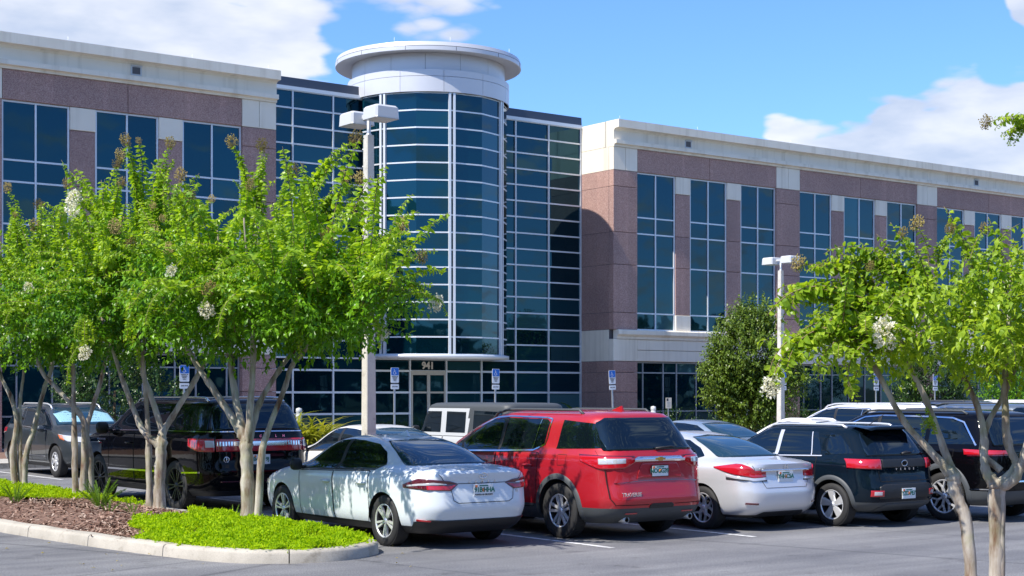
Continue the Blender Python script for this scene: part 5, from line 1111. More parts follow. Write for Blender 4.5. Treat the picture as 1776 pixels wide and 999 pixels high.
def shoot_mesh(name, bend, n_pairs, leaf_l, leaf_m, length=1.0, seed=0):
    """leafy whip: stem along a curve from the origin, opposite leaves shrinking to the tip. Returns (mesh, tip)"""
    rs = random.getstate(); random.seed(seed); mb = MB(); pts = []; N_ = 16; p = Vector((0, 0, 0)); ang = 0
    for i in range(N_ + 1):
        pts.append(p.copy()); a = bend * (i / N_) ** 1.3; p = p + Vector((sin(a), 0, cos(a))) * length / N_
    mb.tube(pts, [lerp(.007, .0025, i / N_) for i in range(N_ + 1)], 5, 1)
    for k in range(n_pairs):
        u = .06 + .93 * k / n_pairs; f = u * N_; i = min(int(f), N_ - 1); q = pts[i].lerp(pts[i + 1], f - i); t = (pts[i + 1] - pts[i]).normalized()
        side = Vector((0, 1, 0)); up = t.cross(side); size = leaf_l * (1.0 - .5 * u ** 3) * random.uniform(.8, 1.15)
        for sg in (-1, 1):
            d = (side * sg * random.uniform(.6, 1) + t * random.uniform(.3, .65) + up * random.uniform(-.25, .25) + Vector((0, 0, -.45))).normalized()
            if k % 2: d = (d * .8 + up * random.choice((-.9, .9)) + Vector((0, 0, -.2))).normalized()
            leaf8(mb, q + t * random.uniform(-.008, .008), d, (t * .5 + up * random.uniform(-.4, 1.0) + rnd_dir() * .55).normalized(), size, size * random.uniform(.24, .30), 0, random.uniform(.1, .4), random.uniform(.05, .35))
    random.setstate(rs); return mb.mesh(name, [leaf_m, M['twig']]), pts[-1]
def seed_mesh(seed, r=.085, n=150):
    rs = random.getstate(); random.seed(seed); mb = MB()
    for k in range(n):
        d = rnd_dir(); q = d * r * random.uniform(.25, 1) ** .6; q.z = q.z * 1.25 + .03; s = random.uniform(.006, .011)
        mb.add([q + Vector(v) * s for v in ((1, 0, 0), (-.5, .87, 0), (-.5, -.87, 0), (0, 0, 1.2), (0, 0, -1))], [(0, 1, 3), (1, 2, 3), (2, 0, 3), (1, 0, 4), (2, 1, 4), (0, 2, 4)])
        if k % 6 == 0: mb.tube([(0, 0, -.05), tuple(q)], .0018, 3, 1, False)
    random.setstate(rs); return mb.mesh('seed_cluster', [M['seed'], M['twig']])
def bloom_mesh(seed, r=.105, n=240):
    rs = random.getstate(); random.seed(seed); mb = MB()
    for k in range(n):
        d = rnd_dir(); lump = .75 + .25 * sin(5 * d.x + seed) * cos(4 * d.y + 2 * d.z); q = d * r * lump * random.uniform(.75, 1); q.z *= 1.25; a = rnd_dir(); s = random.uniform(.010, .018)
        leaf(mb, q, (d + a * .8).normalized(), a, s * 2, s, 0, .5, .2)
    random.setstate(rs); return mb.mesh('flower_cluster', [M['bloom']])
SHOOTS = {}
def whip_set(reach, pairs_per_m, ll, m, seed0):
    """six bends of one whip, all reaching equally far, so leaves keep their size"""
    out = []
    for k, b in enumerate((.35, .75, 1.1, 1.5, 1.9, 2.3)):
        T = Vector((0, 0, 0))
        for i in range(16): a = b * (i / 16) ** 1.3; T += Vector((sin(a), 0, cos(a))) / 16
        ln = reach / T.length; out.append(shoot_mesh('leafy_shoot', b, int(pairs_per_m * ln), ll, m, ln, seed0 + k))
    return out
SHOOTS['left'] = whip_set(1.25, 33, .112, M['leaf_young'], 0); SHOOTS['right'] = whip_set(.62, 32, .092, M['leaf_right'], 20)
SEEDS = [seed_mesh(s) for s in range(3)]; BLOOMS = [bloom_mesh(s) for s in range(3)]
def place_shoot(parent, var, start, tip, name='leafy_shoot', twist=0.0):
    """copy of a whip laid from start to tip (parent space), arching upward"""
    me, T = var; tv = tip - start; l = max(tv.length, .05); s = l / T.length
    az = atan2(tv.y, tv.x); el = atan2(tv.z, sqrt(tv.x ** 2 + tv.y ** 2)); el0 = atan2(T.z, T.x)
    R_ = Matrix.Rotation(az, 4, 'Z') @ Matrix.Rotation(-(el - el0), 4, 'Y')
    o = bpy.data.objects.new(name, me); COL.objects.link(o); o.parent = parent; o.matrix_local = Matrix.Translation(start) @ R_ @ Matrix.Scale(s, 4); return o
def crown_leaves(mb, ell, n, ll, hollow=.35, seed=1):
    """loose leaves through the crown's volume, gathered in sprays so gaps show"""
    rs = random.getstate(); random.seed(seed); per = 14
    tot = sum(e[3] * e[4] * e[5] for e in ell)
    for e in ell:
        c = Vector(e[:3]); r = e[3:6]
        for k in range(int(n * e[3] * e[4] * e[5] / tot / per)):
            d = rnd_dir(); q = c + Vector((d.x * r[0], d.y * r[1], d.z * r[2])) * random.uniform(hollow, 1) ** .5
            g = (d + Vector((0, 0, .35)) + rnd_dir() * .5).normalized(); g2 = g.orthogonal().normalized()
            for j in range(per):
                u = j / per; b = q + g * (u - .5) * ll * 5; dd = (g * .5 + (g2 if j % 2 else -g2) + rnd_dir() * .6 + Vector((0, 0, -.3))).normalized()
                leaf(mb, b, dd, (Vector((0, 0, 1)) + rnd_dir() * .5).normalized(), ll * random.uniform(.8, 1.2), ll * .25, 0, random.uniform(.05, .4), random.uniform(.05, .3))
    random.setstate(rs)
def L3(r, d, z): return CR * r + CV * d + Vector((0, 0, z))
def myrtle(name, label, base, stems, ell, n_leaves, ll, key, n_shoots, shoot_len, heroes=(), n_seed=40, seed=1, group='crape myrtle trees', sun_side=True, young='leaf'):
    t = thing(name, label, 'tree', base, 0, group); random.seed(seed)
    for st in stems:
        pts = [L3(*p[:3]) for p in st]; rad = [p[3] for p in st]; fine, fr = [], []
        for i in range(len(pts) - 1):                               # Catmull-Rom through the joints, with small kinks and knots
            p0, p1, p2, p3 = pts[max(i - 1, 0)], pts[i], pts[i + 1], pts[min(i + 2, len(pts) - 1)]
            for k in range(6):
                u = k / 6; fine.append(.5 * ((2 * p1) + (p2 - p0) * u + (2 * p0 - 5 * p1 + 4 * p2 - p3) * u * u + (3 * p1 - p0 - 3 * p2 + p3) * u ** 3) + rnd_dir() * rad[i] * .10)
                fr.append(lerp(rad[i], rad[i + 1], u) * random.uniform(.93, 1.08) * (1.16 if k == 0 and 0 < i else 1))
        fine.append(pts[-1]); fr.append(rad[-1])
        if pts[0].z < .2: fr[0] *= 1.5; fr[1] *= 1.15
        mb = MB(); mb.tube(fine, fr, 10); mb.build('trunk' if pts[0].z < .3 else 'branch', M['bark'], t)
    E_ = [tuple(L3(*e[:3])) + e[3:] for e in ell]
    mb = MB(); crown_leaves(mb, E_, n_leaves, ll, .3, seed + 5); mb.build('crown', M[young], t, kind='stuff')
    n = 0; V_ = SHOOTS[key]; tot = sum(e[3] * e[4] for e in ell)
    for e in E_:
        c = Vector(e[:3]); r = e[3:6]
        for k in range(round(n_shoots * e[3] * e[4] / tot)):
            d = rnd_dir(); d.z = abs(d.z) * 1.0 - .25 if random.random() < .8 else d.z; d.normalize()
            st = c + Vector((d.x * r[0], d.y * r[1], d.z * r[2])) * random.uniform(.45, .85)
            g = (Vector((d.x, d.y, max(d.z, -.2) * 1.2 + .45)) + rnd_dir() * .35).normalized(); l = shoot_len * random.uniform(.55, 1.1)
            vi = min(5, max(0, int((1 - g.z) * 5 + random.uniform(-.4, 2.2)))); tip = st + g * l * (.95 - .07 * vi) - Vector((0, 0, .10 * l * vi * .5))
            place_shoot(t, V_[vi], st, tip)
            if n < n_seed and d.z > .0 and random.random() < .6:
                n += 1; link('seed_cluster', random.choice(SEEDS), t, tip, (random.uniform(-.6, .6), random.uniform(-.6, .6), random.uniform(0, 6)), [random.uniform(.6, 1.25) * (.6 if key == 'right' else 1)] * 3)
    for st, tip, vi, end, sc in heroes:
        a, b = L3(*st), L3(*tip); place_shoot(t, V_[vi], a, b)
        for q in range(4): place_shoot(t, V_[min(5, vi + 1)], a + (b - a) * .15 + rnd_dir() * .10, a + (b - a) * random.uniform(.55, .97) + rnd_dir() * .09)
        if end: link('flower_cluster' if end == 'b' else 'seed_cluster', random.choice(BLOOMS if end == 'b' else SEEDS), t, b, (random.uniform(-.5, .5), random.uniform(-.5, .5), random.uniform(0, 6)), [sc] * 3)
    return t
def px(pts, cx, base_y, s, z0, d=0.0):
    """(picture column, row, radius) measured on one stem -> metres across, along, up from its foot"""
    return [((x - cx) / s, d + (i * dd if False else 0), z0 + (base_y - y) / s, r) for i, (x, y, r, *dd) in enumerate(pts)]
# stems are given in metres (across, along the view, up, radius)
T1 = [[(0, 0, -.05, 0.103), (0, 0, .6, 0.093), (-.02, 0, 1.1, 0.084), (-.09, .02, 1.25, 0.063), (-.25, .05, 1.53, 0.049), (-.56, .1, 1.98, 0.042), (-.85, .2, 2.4, 0.035), (-1.2, .3, 3.1, 0.021), (-1.5, .3, 3.8, 0.010)],
      [(-.03, 0, 1.12, 0.067), (-.19, .1, 1.79, 0.046), (-.29, .2, 2.4, 0.042), (-.4, .3, 3.2, 0.025), (-.5, .4, 4.2, 0.010)], [(.0, 0, 1.12, 0.063), (.055, -.1, 1.64, 0.046), (.10, -.15, 2.4, 0.038), (.05, -.2, 3.3, 0.025), (.0, -.3, 4.2, 0.010)],
      [(.01, 0, 1.15, 0.059), (.15, .05, 1.68, 0.038), (.41, .1, 2.13, 0.034), (.6, .15, 2.4, 0.029), (1.1, .2, 3.1, 0.017), (1.6, .2, 3.6, 0.008)], [(.14, -.05, -.05, 0.059), (.20, -.06, .93, 0.049), (.27, -.05, 1.25, 0.039), (.52, 0, 1.93, 0.035), (.60, .05, 2.2, 0.034), (.85, .0, 2.5, 0.029), (1.2, -.1, 3.2, 0.017), (1.4, -.1, 3.7, 0.008)]]
# (start, tip, bend, ending, size): the long arching whips one can follow one by one
H1 = [((.0, 0, 4.0), (-.22, 0, 5.25), 1, 's', 1.1), ((.15, 0, 4.1), (.18, .1, 5.22), 0, 's', 1.1), ((.65, 0, 4.0), (1.47, 0, 5.30), 1, 's', 1.3), ((.8, 0, 3.8), (1.62, 0, 4.42), 3, 'b', 1.1), ((.9, -.1, 3.7), (1.35, -.1, 4.75), 2, 's', 1.2),
      ((1.2, -.9, 3.25), (2.2, -1.0, 4.0), 1, 's', 1.2), ((1.4, -1.2, 3.1), (2.48, -1.3, 3.55), 1, 's', 1.0), ((1.5, -1.2, 3.0), (2.66, -1.3, 2.98), 4, 'b', 1.0), ((1.4, -1.3, 2.9), (1.98, -1.4, 2.6), 5, 'b', .8), ((.3, -.9, 3.4), (-.80, -1.1, 3.42), 4, 'b', .75), ((-.1, -1.0, 3.3), (-.33, -1.2, 2.9), 4, 'b', 1.0),
      ((-.6, -.3, 4.0), (-.85, -.3, 4.75), 0, 's', 1.1), ((.3, -.9, 3.4), (.0, -1.35, 3.2), 4, None, 1), ((.9, -.7, 3.2), (1.3, -1.1, 2.9), 4, None, 1), ((1.0, 0, 4.1), (1.55, 0, 4.75), 2, 's', 1.1), ((.4, 0, 4.2), (.62, 0, 4.85), 1, 's', 1.2)]
T1c = [(.05, .1, 3.10, 1.35, 1.25, .88), (-.75, .2, 3.12, 1.0, 1.0, .85), (1.0, .1, 2.95, 1.0, .95, .66), (.9, -.8, 3.0, .95, .9, .62), (1.5, -1.55, 2.95, .90, .95, .58), (.8, -1.5, 3.1, .8, .8, .5)]
myrtle('crape_myrtle_tree', 'nearest crape myrtle on the island tip, its thick pale trunk beside the saloon', (9.58, 19.0, .2), T1, T1c, 17000, .10, 'left', 200, 1.75, H1, 16, 11)
T2 = [[(0, 0, -.05, 0.098), (.02, 0, .7, 0.086), (.04, 0, 1.05, 0.088), (.05, .05, 1.22, 0.059), (.18, .1, 1.45, 0.046), (.54, .15, 2.05, 0.038), (.9, .2, 2.7, 0.029), (1.2, .2, 3.4, 0.013)], [(.04, 0, 1.0, 0.078), (-.17, 0, 1.15, 0.050), (-.31, .05, 1.35, 0.044), (-.56, .1, 1.95, 0.038), (-.8, .2, 2.6, 0.029), (-1.1, .3, 3.4, 0.013)],
      [(.05, .05, 1.2, 0.050), (-.17, .1, 1.85, 0.040), (-.31, .15, 2.3, 0.034), (-.4, .2, 3.4, 0.015)], [(-.17, .1, -.05, 0.054), (-.18, .1, .9, 0.047), (-.22, .1, 1.7, 0.035), (-.26, .1, 2.4, 0.030), (-.2, .1, 3.5, 0.013)]]
H2 = [((-.3, -.2, 4.2), (-.45, -.2, 5.7), 0, 's', 1.1), ((.1, -.2, 4.2), (.22, -.2, 5.65), 1, 's', 1.1), ((-.7, -.2, 4.0), (-.60, -.2, 5.35), 1, 's', 1.1), ((-.9, -.9, 3.0), (-.82, -1.2, 2.42), 4, 'b', 1.0), ((-.6, -.8, 4.2), (-1.1, -.8, 4.75), 2, 'b', 1.2)]
myrtle('crape_myrtle_tree', 'second crape myrtle along the island, forking low in front of the black estate', (9.72, 22.3, .2), T2, [(-.1, .1, 3.3, 1.45, 1.35, 1.02), (-.9, 0, 3.15, .95, .9, .85)], 8000, .10, 'left', 140, 1.75, H2, 12, 12)
T3 = [[(-.09, 0, -.05, 0.059), (-.12, 0, 1.0, 0.049), (-.14, 0, 2.2, 0.034), (-.2, 0, 3.6, 0.013)], [(.02, 0, -.05, 0.073), (.06, 0, 1.1, 0.055), (-.03, 0, 1.48, 0.046), (-.42, .05, 1.9, 0.039), (-.75, .1, 2.3, 0.034), (-1.1, .2, 3.4, 0.013)], [(.15, .05, -.05, 0.069), (.13, .05, .75, 0.059), (.07, .05, 1.18, 0.046), (.18, .05, 1.6, 0.038), (.32, .1, 2.1, 0.034), (.6, .1, 3.4, 0.013)]]
H3 = [((-.1, -.3, 4.0), (-.15, -.3, 5.35), 1, 's', 1.1), ((.4, -.3, 4.0), (.75, -.3, 5.35), 1, 's', 1.1), ((-.5, -.9, 3.8), (-.55, -1.1, 3.55), 3, 'b', .9), ((.2, -.9, 4.3), (.16, -1.0, 4.85), 1, 'b', 1.3)]
myrtle('crape_myrtle_tree', 'third crape myrtle with three slim stems rising before the dark grey crossover', (9.62, 25.3, .2), T3, [(0, .1, 3.25, 1.45, 1.3, 1.02), (-.7, 0, 3.05, .95, .9, .8)], 7000, .105, 'left', 120, 1.7, H3, 9, 13)
T4 = [[(-.09, 0, -.05, 0.069), (-.15, 0, .73, 0.059), (-.08, 0, 1.3, 0.046), (-.2, 0, 1.78, 0.042), (-.4, 0, 2.2, 0.034), (-.8, 0, 3.4, 0.013)], [(-.03, .05, -.05, 0.049), (-.03, .05, 1.1, 0.035), (-.03, .05, 1.7, 0.032), (.04, .05, 2.3, 0.025), (.1, .05, 3.5, 0.010)], [(.08, 0, -.05, 0.064), (.08, 0, .6, 0.057), (.26, 0, 1.24, 0.046), (.45, 0, 1.97, 0.042), (.57, 0, 2.3, 0.038), (.8, 0, 3.5, 0.013)]]
myrtle('crape_myrtle_tree', 'leftmost crape myrtle at the far end of the island, cut by the picture edge', (9.62, 28.35, .2), T4, [(-.1, .1, 3.35, 1.5, 1.3, 1.08), (.5, 0, 3.1, .95, .9, .85)], 6000, .105, 'left', 110, 1.7, [((.1, -.3, 4.2), (-.15, -.3, 5.6), 1, 's', 1.1), ((.5, -.3, 4.2), (.4, -.3, 5.3), 0, 's', 1.1)], 8, 14)
# the tree close by on the right: two trunks, each forking at a knot
T5 = [[(-.26, 0, -.05, 0.065), (-.24, 0, .25, 0.053), (-.29, 0, .78, 0.051), (-.385, 0, 1.03, 0.050), (-.40, .0, 1.16, 0.065), (-.52, .02, 1.30, 0.034), (-.80, .05, 1.62, 0.027), (-1.02, .1, 2.05, 0.021), (-1.25, .2, 2.5, 0.011)], [(-.395, 0, 1.15, 0.053), (-.46, .05, 1.38, 0.030), (-.60, .1, 1.80, 0.026), (-.80, .1, 2.25, 0.018), (-.9, .1, 2.8, 0.009)],
      [(.0, .1, -.05, 0.065), (.005, .1, .5, 0.055), (-.01, .1, .95, 0.057), (-.01, .1, 1.08, 0.065), (-.09, .12, 1.22, 0.037), (-.085, .15, 1.45, 0.032), (-.13, .2, 1.75, 0.027), (-.33, .3, 2.25, 0.019), (-.5, .3, 2.8, 0.009)], [(.03, .1, -.05, 0.046), (.04, .1, .9, 0.042), (.05, .1, 1.08, 0.046), (.17, .1, 1.25, 0.032), (.10, .1, 1.45, 0.035), (.06, .05, 1.95, 0.029), (.1, .05, 2.6, 0.016), (.1, 0, 3.0, 0.008)],
      [(.02, .1, 1.05, 0.049), (.14, .0, 1.15, 0.042), (.21, -.05, 1.40, 0.030), (.36, -.1, 1.85, 0.023), (.6, -.1, 2.4, 0.014), (.8, -.1, 2.9, 0.006)], [(.05, .12, 1.2, 0.032), (-.08, .2, 1.35, 0.027), (-.02, .25, 1.6, 0.026), (.14, .25, 1.9, 0.019), (.4, .3, 2.5, 0.009)]]
H5 = [((-1.1, -.1, 2.4), (-1.85, -.1, 2.25), 3, None, 1), ((-1.2, 0, 2.5), (-1.9, 0, 2.75), 3, None, 1), ((-1.0, -.2, 2.3), (-1.6, -.3, 1.95), 5, None, 1), ((-1.0, .1, 2.6), (-1.5, .1, 3.0), 2, None, 1), ((-1.0, 0, 2.45), (-1.72, 0, 2.95), 3, 's', .8), ((-1.0, -.1, 2.5), (-2.0, -.1, 2.52), 4, None, .8), ((-1.0, -.2, 2.35), (-1.98, -.2, 1.92), 4, 'b', .85), ((-.8, -.5, 2.7), (-1.12, -.6, 2.35), 4, 'b', 1.15), ((-.9, -.3, 2.4), (-1.28, -.3, 1.78), 5, None, .8), ((-.9, 0, 2.7), (-1.05, 0, 3.22), 2, None, 1), ((-.5, 0, 3.0), (-.42, 0, 3.25), 0, 's', .6), ((-.3, 0, 3.0), (-.12, 0, 3.25), 0, 's', .6), ((-.7, 0, 2.8), (-1.4, .1, 2.9), 3, None, 1), ((0, 0, 2.0), (-.35, -.1, 2.02), 5, None, 1), ((-.9, 0, 2.8), (-1.5, 0, 3.05), 4, None, 1), ((-.6, 0, 1.55), (-.66, -.1, 1.75), 3, None, 1)]
myrtle('crape_myrtle_tree', 'lime green crape myrtle close by at the right, two bare trunks with knots', (11.09, 7.96, .15), T5, [(-.45, 0, 2.48, .85, .9, .52), (.35, 0, 2.48, .9, 1.0, .58), (-1.25, 0, 2.32, .62, .6, .36), (.95, 0, 2.45, .8, .9, .55)], 7000, .085, 'right', 165, .70, H5, 3, 15, young='leaf_right')
# a taller tree out of frame whose one twig reaches into the picture
myrtle('crape_myrtle_tree', 'seed tipped twig of another myrtle reaching in at the upper right edge', (11.13, 6.68, .15), [[(0, 0, -.05, .09), (.02, 0, 1.2, .07), (.05, 0, 2.6, .05), (.0, 0, 3.8, .02)], [(.03, 0, 2.2, .04), (-.2, .1, 3.2, .02), (-.5, .1, 3.95, .006)]], [(.6, 0, 3.7, .9, .9, .6)], 1500, .08, 'right', 30, .5, [((-.70, .1, 3.93), (-1.20, .1, 4.0), 2, 's', .7), ((-.72, .1, 3.93), (-1.05, .2, 3.92), 3, None, .7)], 2, 16, young='leaf_right')

# ------------------------------------------------------------------ evergreen trees and shrubs by the building
def evergreen(name, label, base, ell, n, ll, m, stems, seed, cat='tree', group='evergreens by the building'):
    t = thing(name, label, cat, base, 0, group); random.seed(seed)
    for st in stems:
        mb = MB(); mb.tube([L3(*p[:3]) for p in st], [p[3] for p in st], 8); mb.build('trunk', M['bark_dark'], t)
    mb = MB(); E_ = []
    for e in ell:
        c = L3(*e[:3]); E_.append((*c, *e[3:]))
        for k in range(9):                                          # leaf masses bulging out of the main form
            d = rnd_dir(); q = c + Vector((d.x * e[3], d.y * e[4], d.z * e[5])) * .72; s = random.uniform(.28, .45); E_.append((*q, e[3] * s, e[4] * s, e[5] * s))
    crown_leaves(mb, E_, n, ll, .45, seed); mb.build('crown', M[m], t, kind='stuff'); return t
evergreen('evergreen_tree', 'round olive green evergreen tree before the right ground floor windows', (45.3, 44.6, .12), [(0, 0, 3.5, 1.75, 1.7, 1.8), (1.1, 0, 2.4, 1.2, 1.2, 1.3), (-.9, 0, 2.5, 1.2, 1.1, 1.3), (.1, 0, 4.9, 1.1, 1.0, 1.0), (0, 0, 1.6, 1.4, 1.2, 1.2)], 34000, .15, 'leaf_olive', [[(0, 0, 0, .09), (.1, 0, 1.2, .07), (-.2, 0, 3.5, .03)], [(.05, 0, .1, .07), (.5, 0, 1.3, .05), (1.0, 0, 3, .02)]], 31)
evergreen('evergreen_tree', 'dark glossy evergreen behind the two rightmost parking signs', (57.8, 44.9, .12), [(0, 0, 2.4, 1.7, 1.5, 1.9), (-1.0, 0, 1.7, 1.2, 1.2, 1.5)], 14000, .13, 'leaf_dark', [[(0, 0, 0, .1), (0, 0, 3, .03)]], 32)
evergreen('evergreen_tree', 'bright green tree at the far right behind the myrtle crown', (62.2, 43.8, .12), [(0, 0, 3.2, 2.0, 1.8, 2.6)], 9000, .14, 'leaf', [[(0, 0, 0, .1), (0, 0, 3, .03)]], 33)
evergreen('evergreen_shrub', 'tall dark shrub behind the stems of the island trees', (18.0, 44.6, .12), [(0, 0, 1.9, 1.7, 1.3, 1.8), (1.3, 0, 1.4, 1.2, 1.0, 1.4), (-1.1, 0, 1.5, 1.0, 1.0, 1.4)], 14000, .10, 'leaf_dark', [[(0, 0, 0, .08), (0, 0, 2, .03)]], 34, 'shrub')
evergreen('evergreen_shrub', 'low clipped hedge under the right ground floor windows', (47.0, 47.8, .12), [(-2.2, 0, .6, 1.6, .7, .75), (.2, 0, .6, 1.6, .7, .75), (2.6, 0, .65, 1.6, .7, .8), (-4.0, .6, .5, 1.2, .6, .6)], 9000, .08, 'leaf_dark', [], 35, 'hedge')
evergreen('evergreen_shrub', 'low hedge far right under the ground floor windows', (57.0, 47.9, .12), [(-3.4, 0, .6, 1.7, .7, .75), (-.8, 0, .6, 1.7, .7, .75), (1.8, 0, .65, 1.6, .7, .8)], 6000, .09, 'leaf_dark', [], 36, 'hedge')
def blade(mb, base, az, el, L_, w, mi=0):
    P_ = []; p = Vector(base); a = el; h = Vector((cos(az), sin(az), 0)); s = Vector((-sin(az), cos(az), 0))
    for i in range(7):
        u = i / 6; ww = w * (sin(pi * min(1, .15 + .85 * u)) if u < 1 else 0.02); P_.append([p - s * ww, p + Vector((0, 0, -ww * .3)), p + s * ww]); a -= random.uniform(.15, .32); p = p + (h * cos(a) + Vector((0, 0, 1)) * sin(a)) * L_ / 6
    mb.grid(P_, mi, False)
def blade_mesh(seed, n, L_, w, m, name='foliage'):
    rs = random.getstate(); random.seed(seed); mb = MB()
    for k in range(n): blade(mb, (random.gauss(0, .07), random.gauss(0, .07), 0), random.uniform(0, 2 * pi), random.uniform(.7, 1.5), L_ * random.uniform(.6, 1.1), w * random.uniform(.7, 1.2))
    random.setstate(rs); return mb.mesh(name, M[m])
YB = [blade_mesh(s, 95, 1.2, .028, 'yellow_blade') for s in range(3)]; GB = [blade_mesh(s + 9, 40, 1.35, .06, 'leaf_dark') for s in range(2)]
def clump(name, label, x, y, me, s, cat='plant', group='strappy plants in the bed'):
    t = thing(name, label, cat, (x, y, .1), random.uniform(0, 6), group); o = link('foliage', me, t, (0, 0, 0), None, (s, s, s)); return t
clumps = [((23.3, 44.7, 1.7), 'yellow green strappy plant, leftmost of the bright clump beside the white bollard'), ((24.0, 44.5, 1.75), 'yellow green strappy plant in the middle of the bright clump left of the lamp post'), ((24.8, 44.6, 1.7), 'yellow green strappy plant, rightmost of the front of the bright clump'), ((23.7, 45.4, 1.85), 'yellow green strappy plant at the back of the bright clump, on its left'), ((25.5, 45.3, 1.6), 'yellow green strappy plant at the back of the bright clump, nearest the lamp post')]
for k, ((x, y, s), lab) in enumerate(clumps): clump('yellow_leaved_plant', lab, x, y, YB[k % 3], s, group='yellow plants left of the lamp post')
clumps = [((36.6, 45.6, 1.3), 'yellow green plant, first from the left in the row before the curtain wall'), ((37.4, 45.2, 1.3), 'yellow green plant, second from the left in the row before the curtain wall'), ((38.3, 45.4, 1.35), 'yellow green plant just left of the tilted sign post'), ((39.3, 45.2, 1.3), 'yellow green plant just right of the tilted sign post'), ((35.9, 45.9, 1.25), 'yellow green plant farthest left, half behind the roof rail of the red crossover'), ((40.4, 45.4, 1.25), 'yellow green plant left of the white bollard and the tan notice')]
for k, ((x, y, s), lab) in enumerate(clumps): clump('yellow_leaved_plant', lab, x, y, YB[k % 3], s, group='yellow plants by the corner pier')
for k, (x, y, s) in enumerate(((40.3, 49.0, 2.1), (41.5, 48.5, 1.6), (23.2, 47.5, 1.6))):
    clump('dark_palm', ('tall dark palm against the curtain wall beside the granite corner', 'shorter dark palm at the foot of the granite corner', 'dark palm at the foot of the left granite pier')[k], x, y, GB[k % 2], s, group='dark palms by the wall')
# distant wood across the street behind the viewer (seen only in the glass and the car paint)
mb = MB(); random.seed(77)
for k in range(9000):
    a = random.uniform(-.15, 1.0); 
    if random.random() < .72: x, y = random.uniform(-90, 170), -62 + random.gauss(0, 4)
    else: x, y = -30 + random.gauss(0, 3.5), random.uniform(-66, 60)
    top = 9.5 + 3.0 * sin(x * .13) + 2.2 * sin(x * .31 + 1) + 1.5 * sin(y * .2); z = top * (1.25 if x < -15 and y > -50 else 1) * random.uniform(.02, 1) ** .7
    if k % 9 == 0 and False: pass
    q = Vector((x, y, z)); d = rnd_dir(); leaf(mb, q, d, rnd_dir(), 2.2, .9)
mb.build('far_wood', M['far_leaf'], kind='stuff')
# ------------------------------------------------------------------ the planted island
ISL = [(7.2, 30.2), (7.12, 26.0), (7.25, 22.29), (7.57, 19.05), (7.92, 17.1), (8.2, 16.45), (8.65, 16.08), (9.14, 15.95), (9.68, 16.1), (10.12, 16.45), (10.34, 16.95), (10.42, 17.6), (10.44, 21.0), (10.5, 26.0), (10.52, 29.6), (10.3, 30.3), (9.6, 30.8), (8.2, 30.8), (7.5, 30.6)]
def resample(poly, step):
    out = []; n = len(poly)
    for i in range(n):
        p0, p1, p2, p3 = (Vector((*poly[(i + k) % n], 0)) for k in (-1, 0, 1, 2)); m = max(1, int((p2 - p1).length / step))
        for k in range(m):
            u = k / m; t1 = (p2 - p0) * .5; t2 = (p3 - p1) * .5; l = (p2 - p1).length; t1 = t1.normalized() * l; t2 = t2.normalized() * l
            out.append((2 * u ** 3 - 3 * u * u + 1) * p1 + (u ** 3 - 2 * u * u + u) * t1 + (-2 * u ** 3 + 3 * u * u) * p2 + (u ** 3 - u * u) * t2)
    return out
def kerb_ring(name, label, poly, stone=2.6):
    t = thing(name, label, 'kerb', (poly[0][0], poly[0][1], 0)); o = Vector((poly[0][0], poly[0][1], 0)); pts = resample(poly, .16); n = len(pts); nor = []
    for i in range(n):
        d = (pts[(i + 1) % n] - pts[i - 1]).normalized(); nor.append(Vector((-d.y, d.x, 0)))
    prof = [(.0, -.02), (.012, .11), (.03, .14), (.06, .152), (.20, .155), (.21, .0)]; i = 0; acc = 0; run = []
    def emit(run):
        mb = MB(); rows = []
        for k, q in enumerate(run):
            e = 0; rows.append([pts[q % n] + nor[q % n] * a + Vector((0, 0, z + .004 * sin(q * .7))) - o for a, z in prof])
        d0 = (rows[1][0] - rows[0][0]).normalized(); d1 = (rows[-1][0] - rows[-2][0]).normalized()
        rows[0] = [p + d0 * .007 for p in rows[0]]; rows[-1] = [p - d1 * .007 for p in rows[-1]]
        mb.grid(rows, sm=True, flip=True); m = len(prof); mb.face(list(range(m))); mb.face([(len(rows) - 1) * m + k for k in range(m)][::-1])
        ob = mb.build('kerb_stone', M['curb'], t)
        bm = bmesh.new(); bm.from_mesh(ob.data); bmesh.ops.recalc_face_normals(bm, faces=bm.faces[:]); bm.to_mesh(ob.data); bm.free(); ob.data.set_sharp_from_angle(angle=radians(50))
    step = int(stone / .16); q = 0
    while q < n:
        e = min(q + step, n)
        if n - e < 5: e = n
        emit(list(range(q, e + 1))); q = e
    return pts, nor
ipts, inor = kerb_ring('island_kerb', 'pale concrete kerb curving round the tip of the planted island', ISL, 1.9)
def inside(x, y, poly=ISL):
    c = False; j = len(poly) - 1
    for i in range(len(poly)):
        (xi, yi), (xj, yj) = poly[i], poly[j]
        if (yi > y) != (yj > y) and x < (xj - xi) * (y - yi) / (yj - yi) + xi: c = not c
        j = i
    return c
def edge_d(x, y): return min((p.x - x) ** 2 + (p.y - y) ** 2 for p in ipts) ** .5
def isl_z(x, y, e=None):
    e = edge_d(x, y) if e is None else e; t = min(1, max(0, (e - .2) / .8)); return .12 + .13 * t * t * (3 - 2 * t)
mb = MB(); rings = []
for k in range(7):
    e = [.19, .3, .5, .75, 1.0, 1.25, 1.5][k]; rings.append([p + n_ * e + Vector((0, 0, isl_z(0, 0, e))) for p, n_ in zip(ipts, inor)])
for r in rings: r.append(r[0])
mb.grid(rings, flip=True); mb.build('island_soil', M['mulch_bed'], kind='structure')
def is_cover(x, y):
    w = .35 * sin(x * 3.1 + y) + .2 * sin(y * 5 + x * 2)
    return y < 18.6 + (x - 7.6) * 1.05 + w or y > 25.2 + (x - 8.5) * -.6 + w
random.seed(5); mb = MB(); mc = MB(); cnt = 0
def dens_ok(x, y): return (hash_n(x * .9, y * .9) > .12)
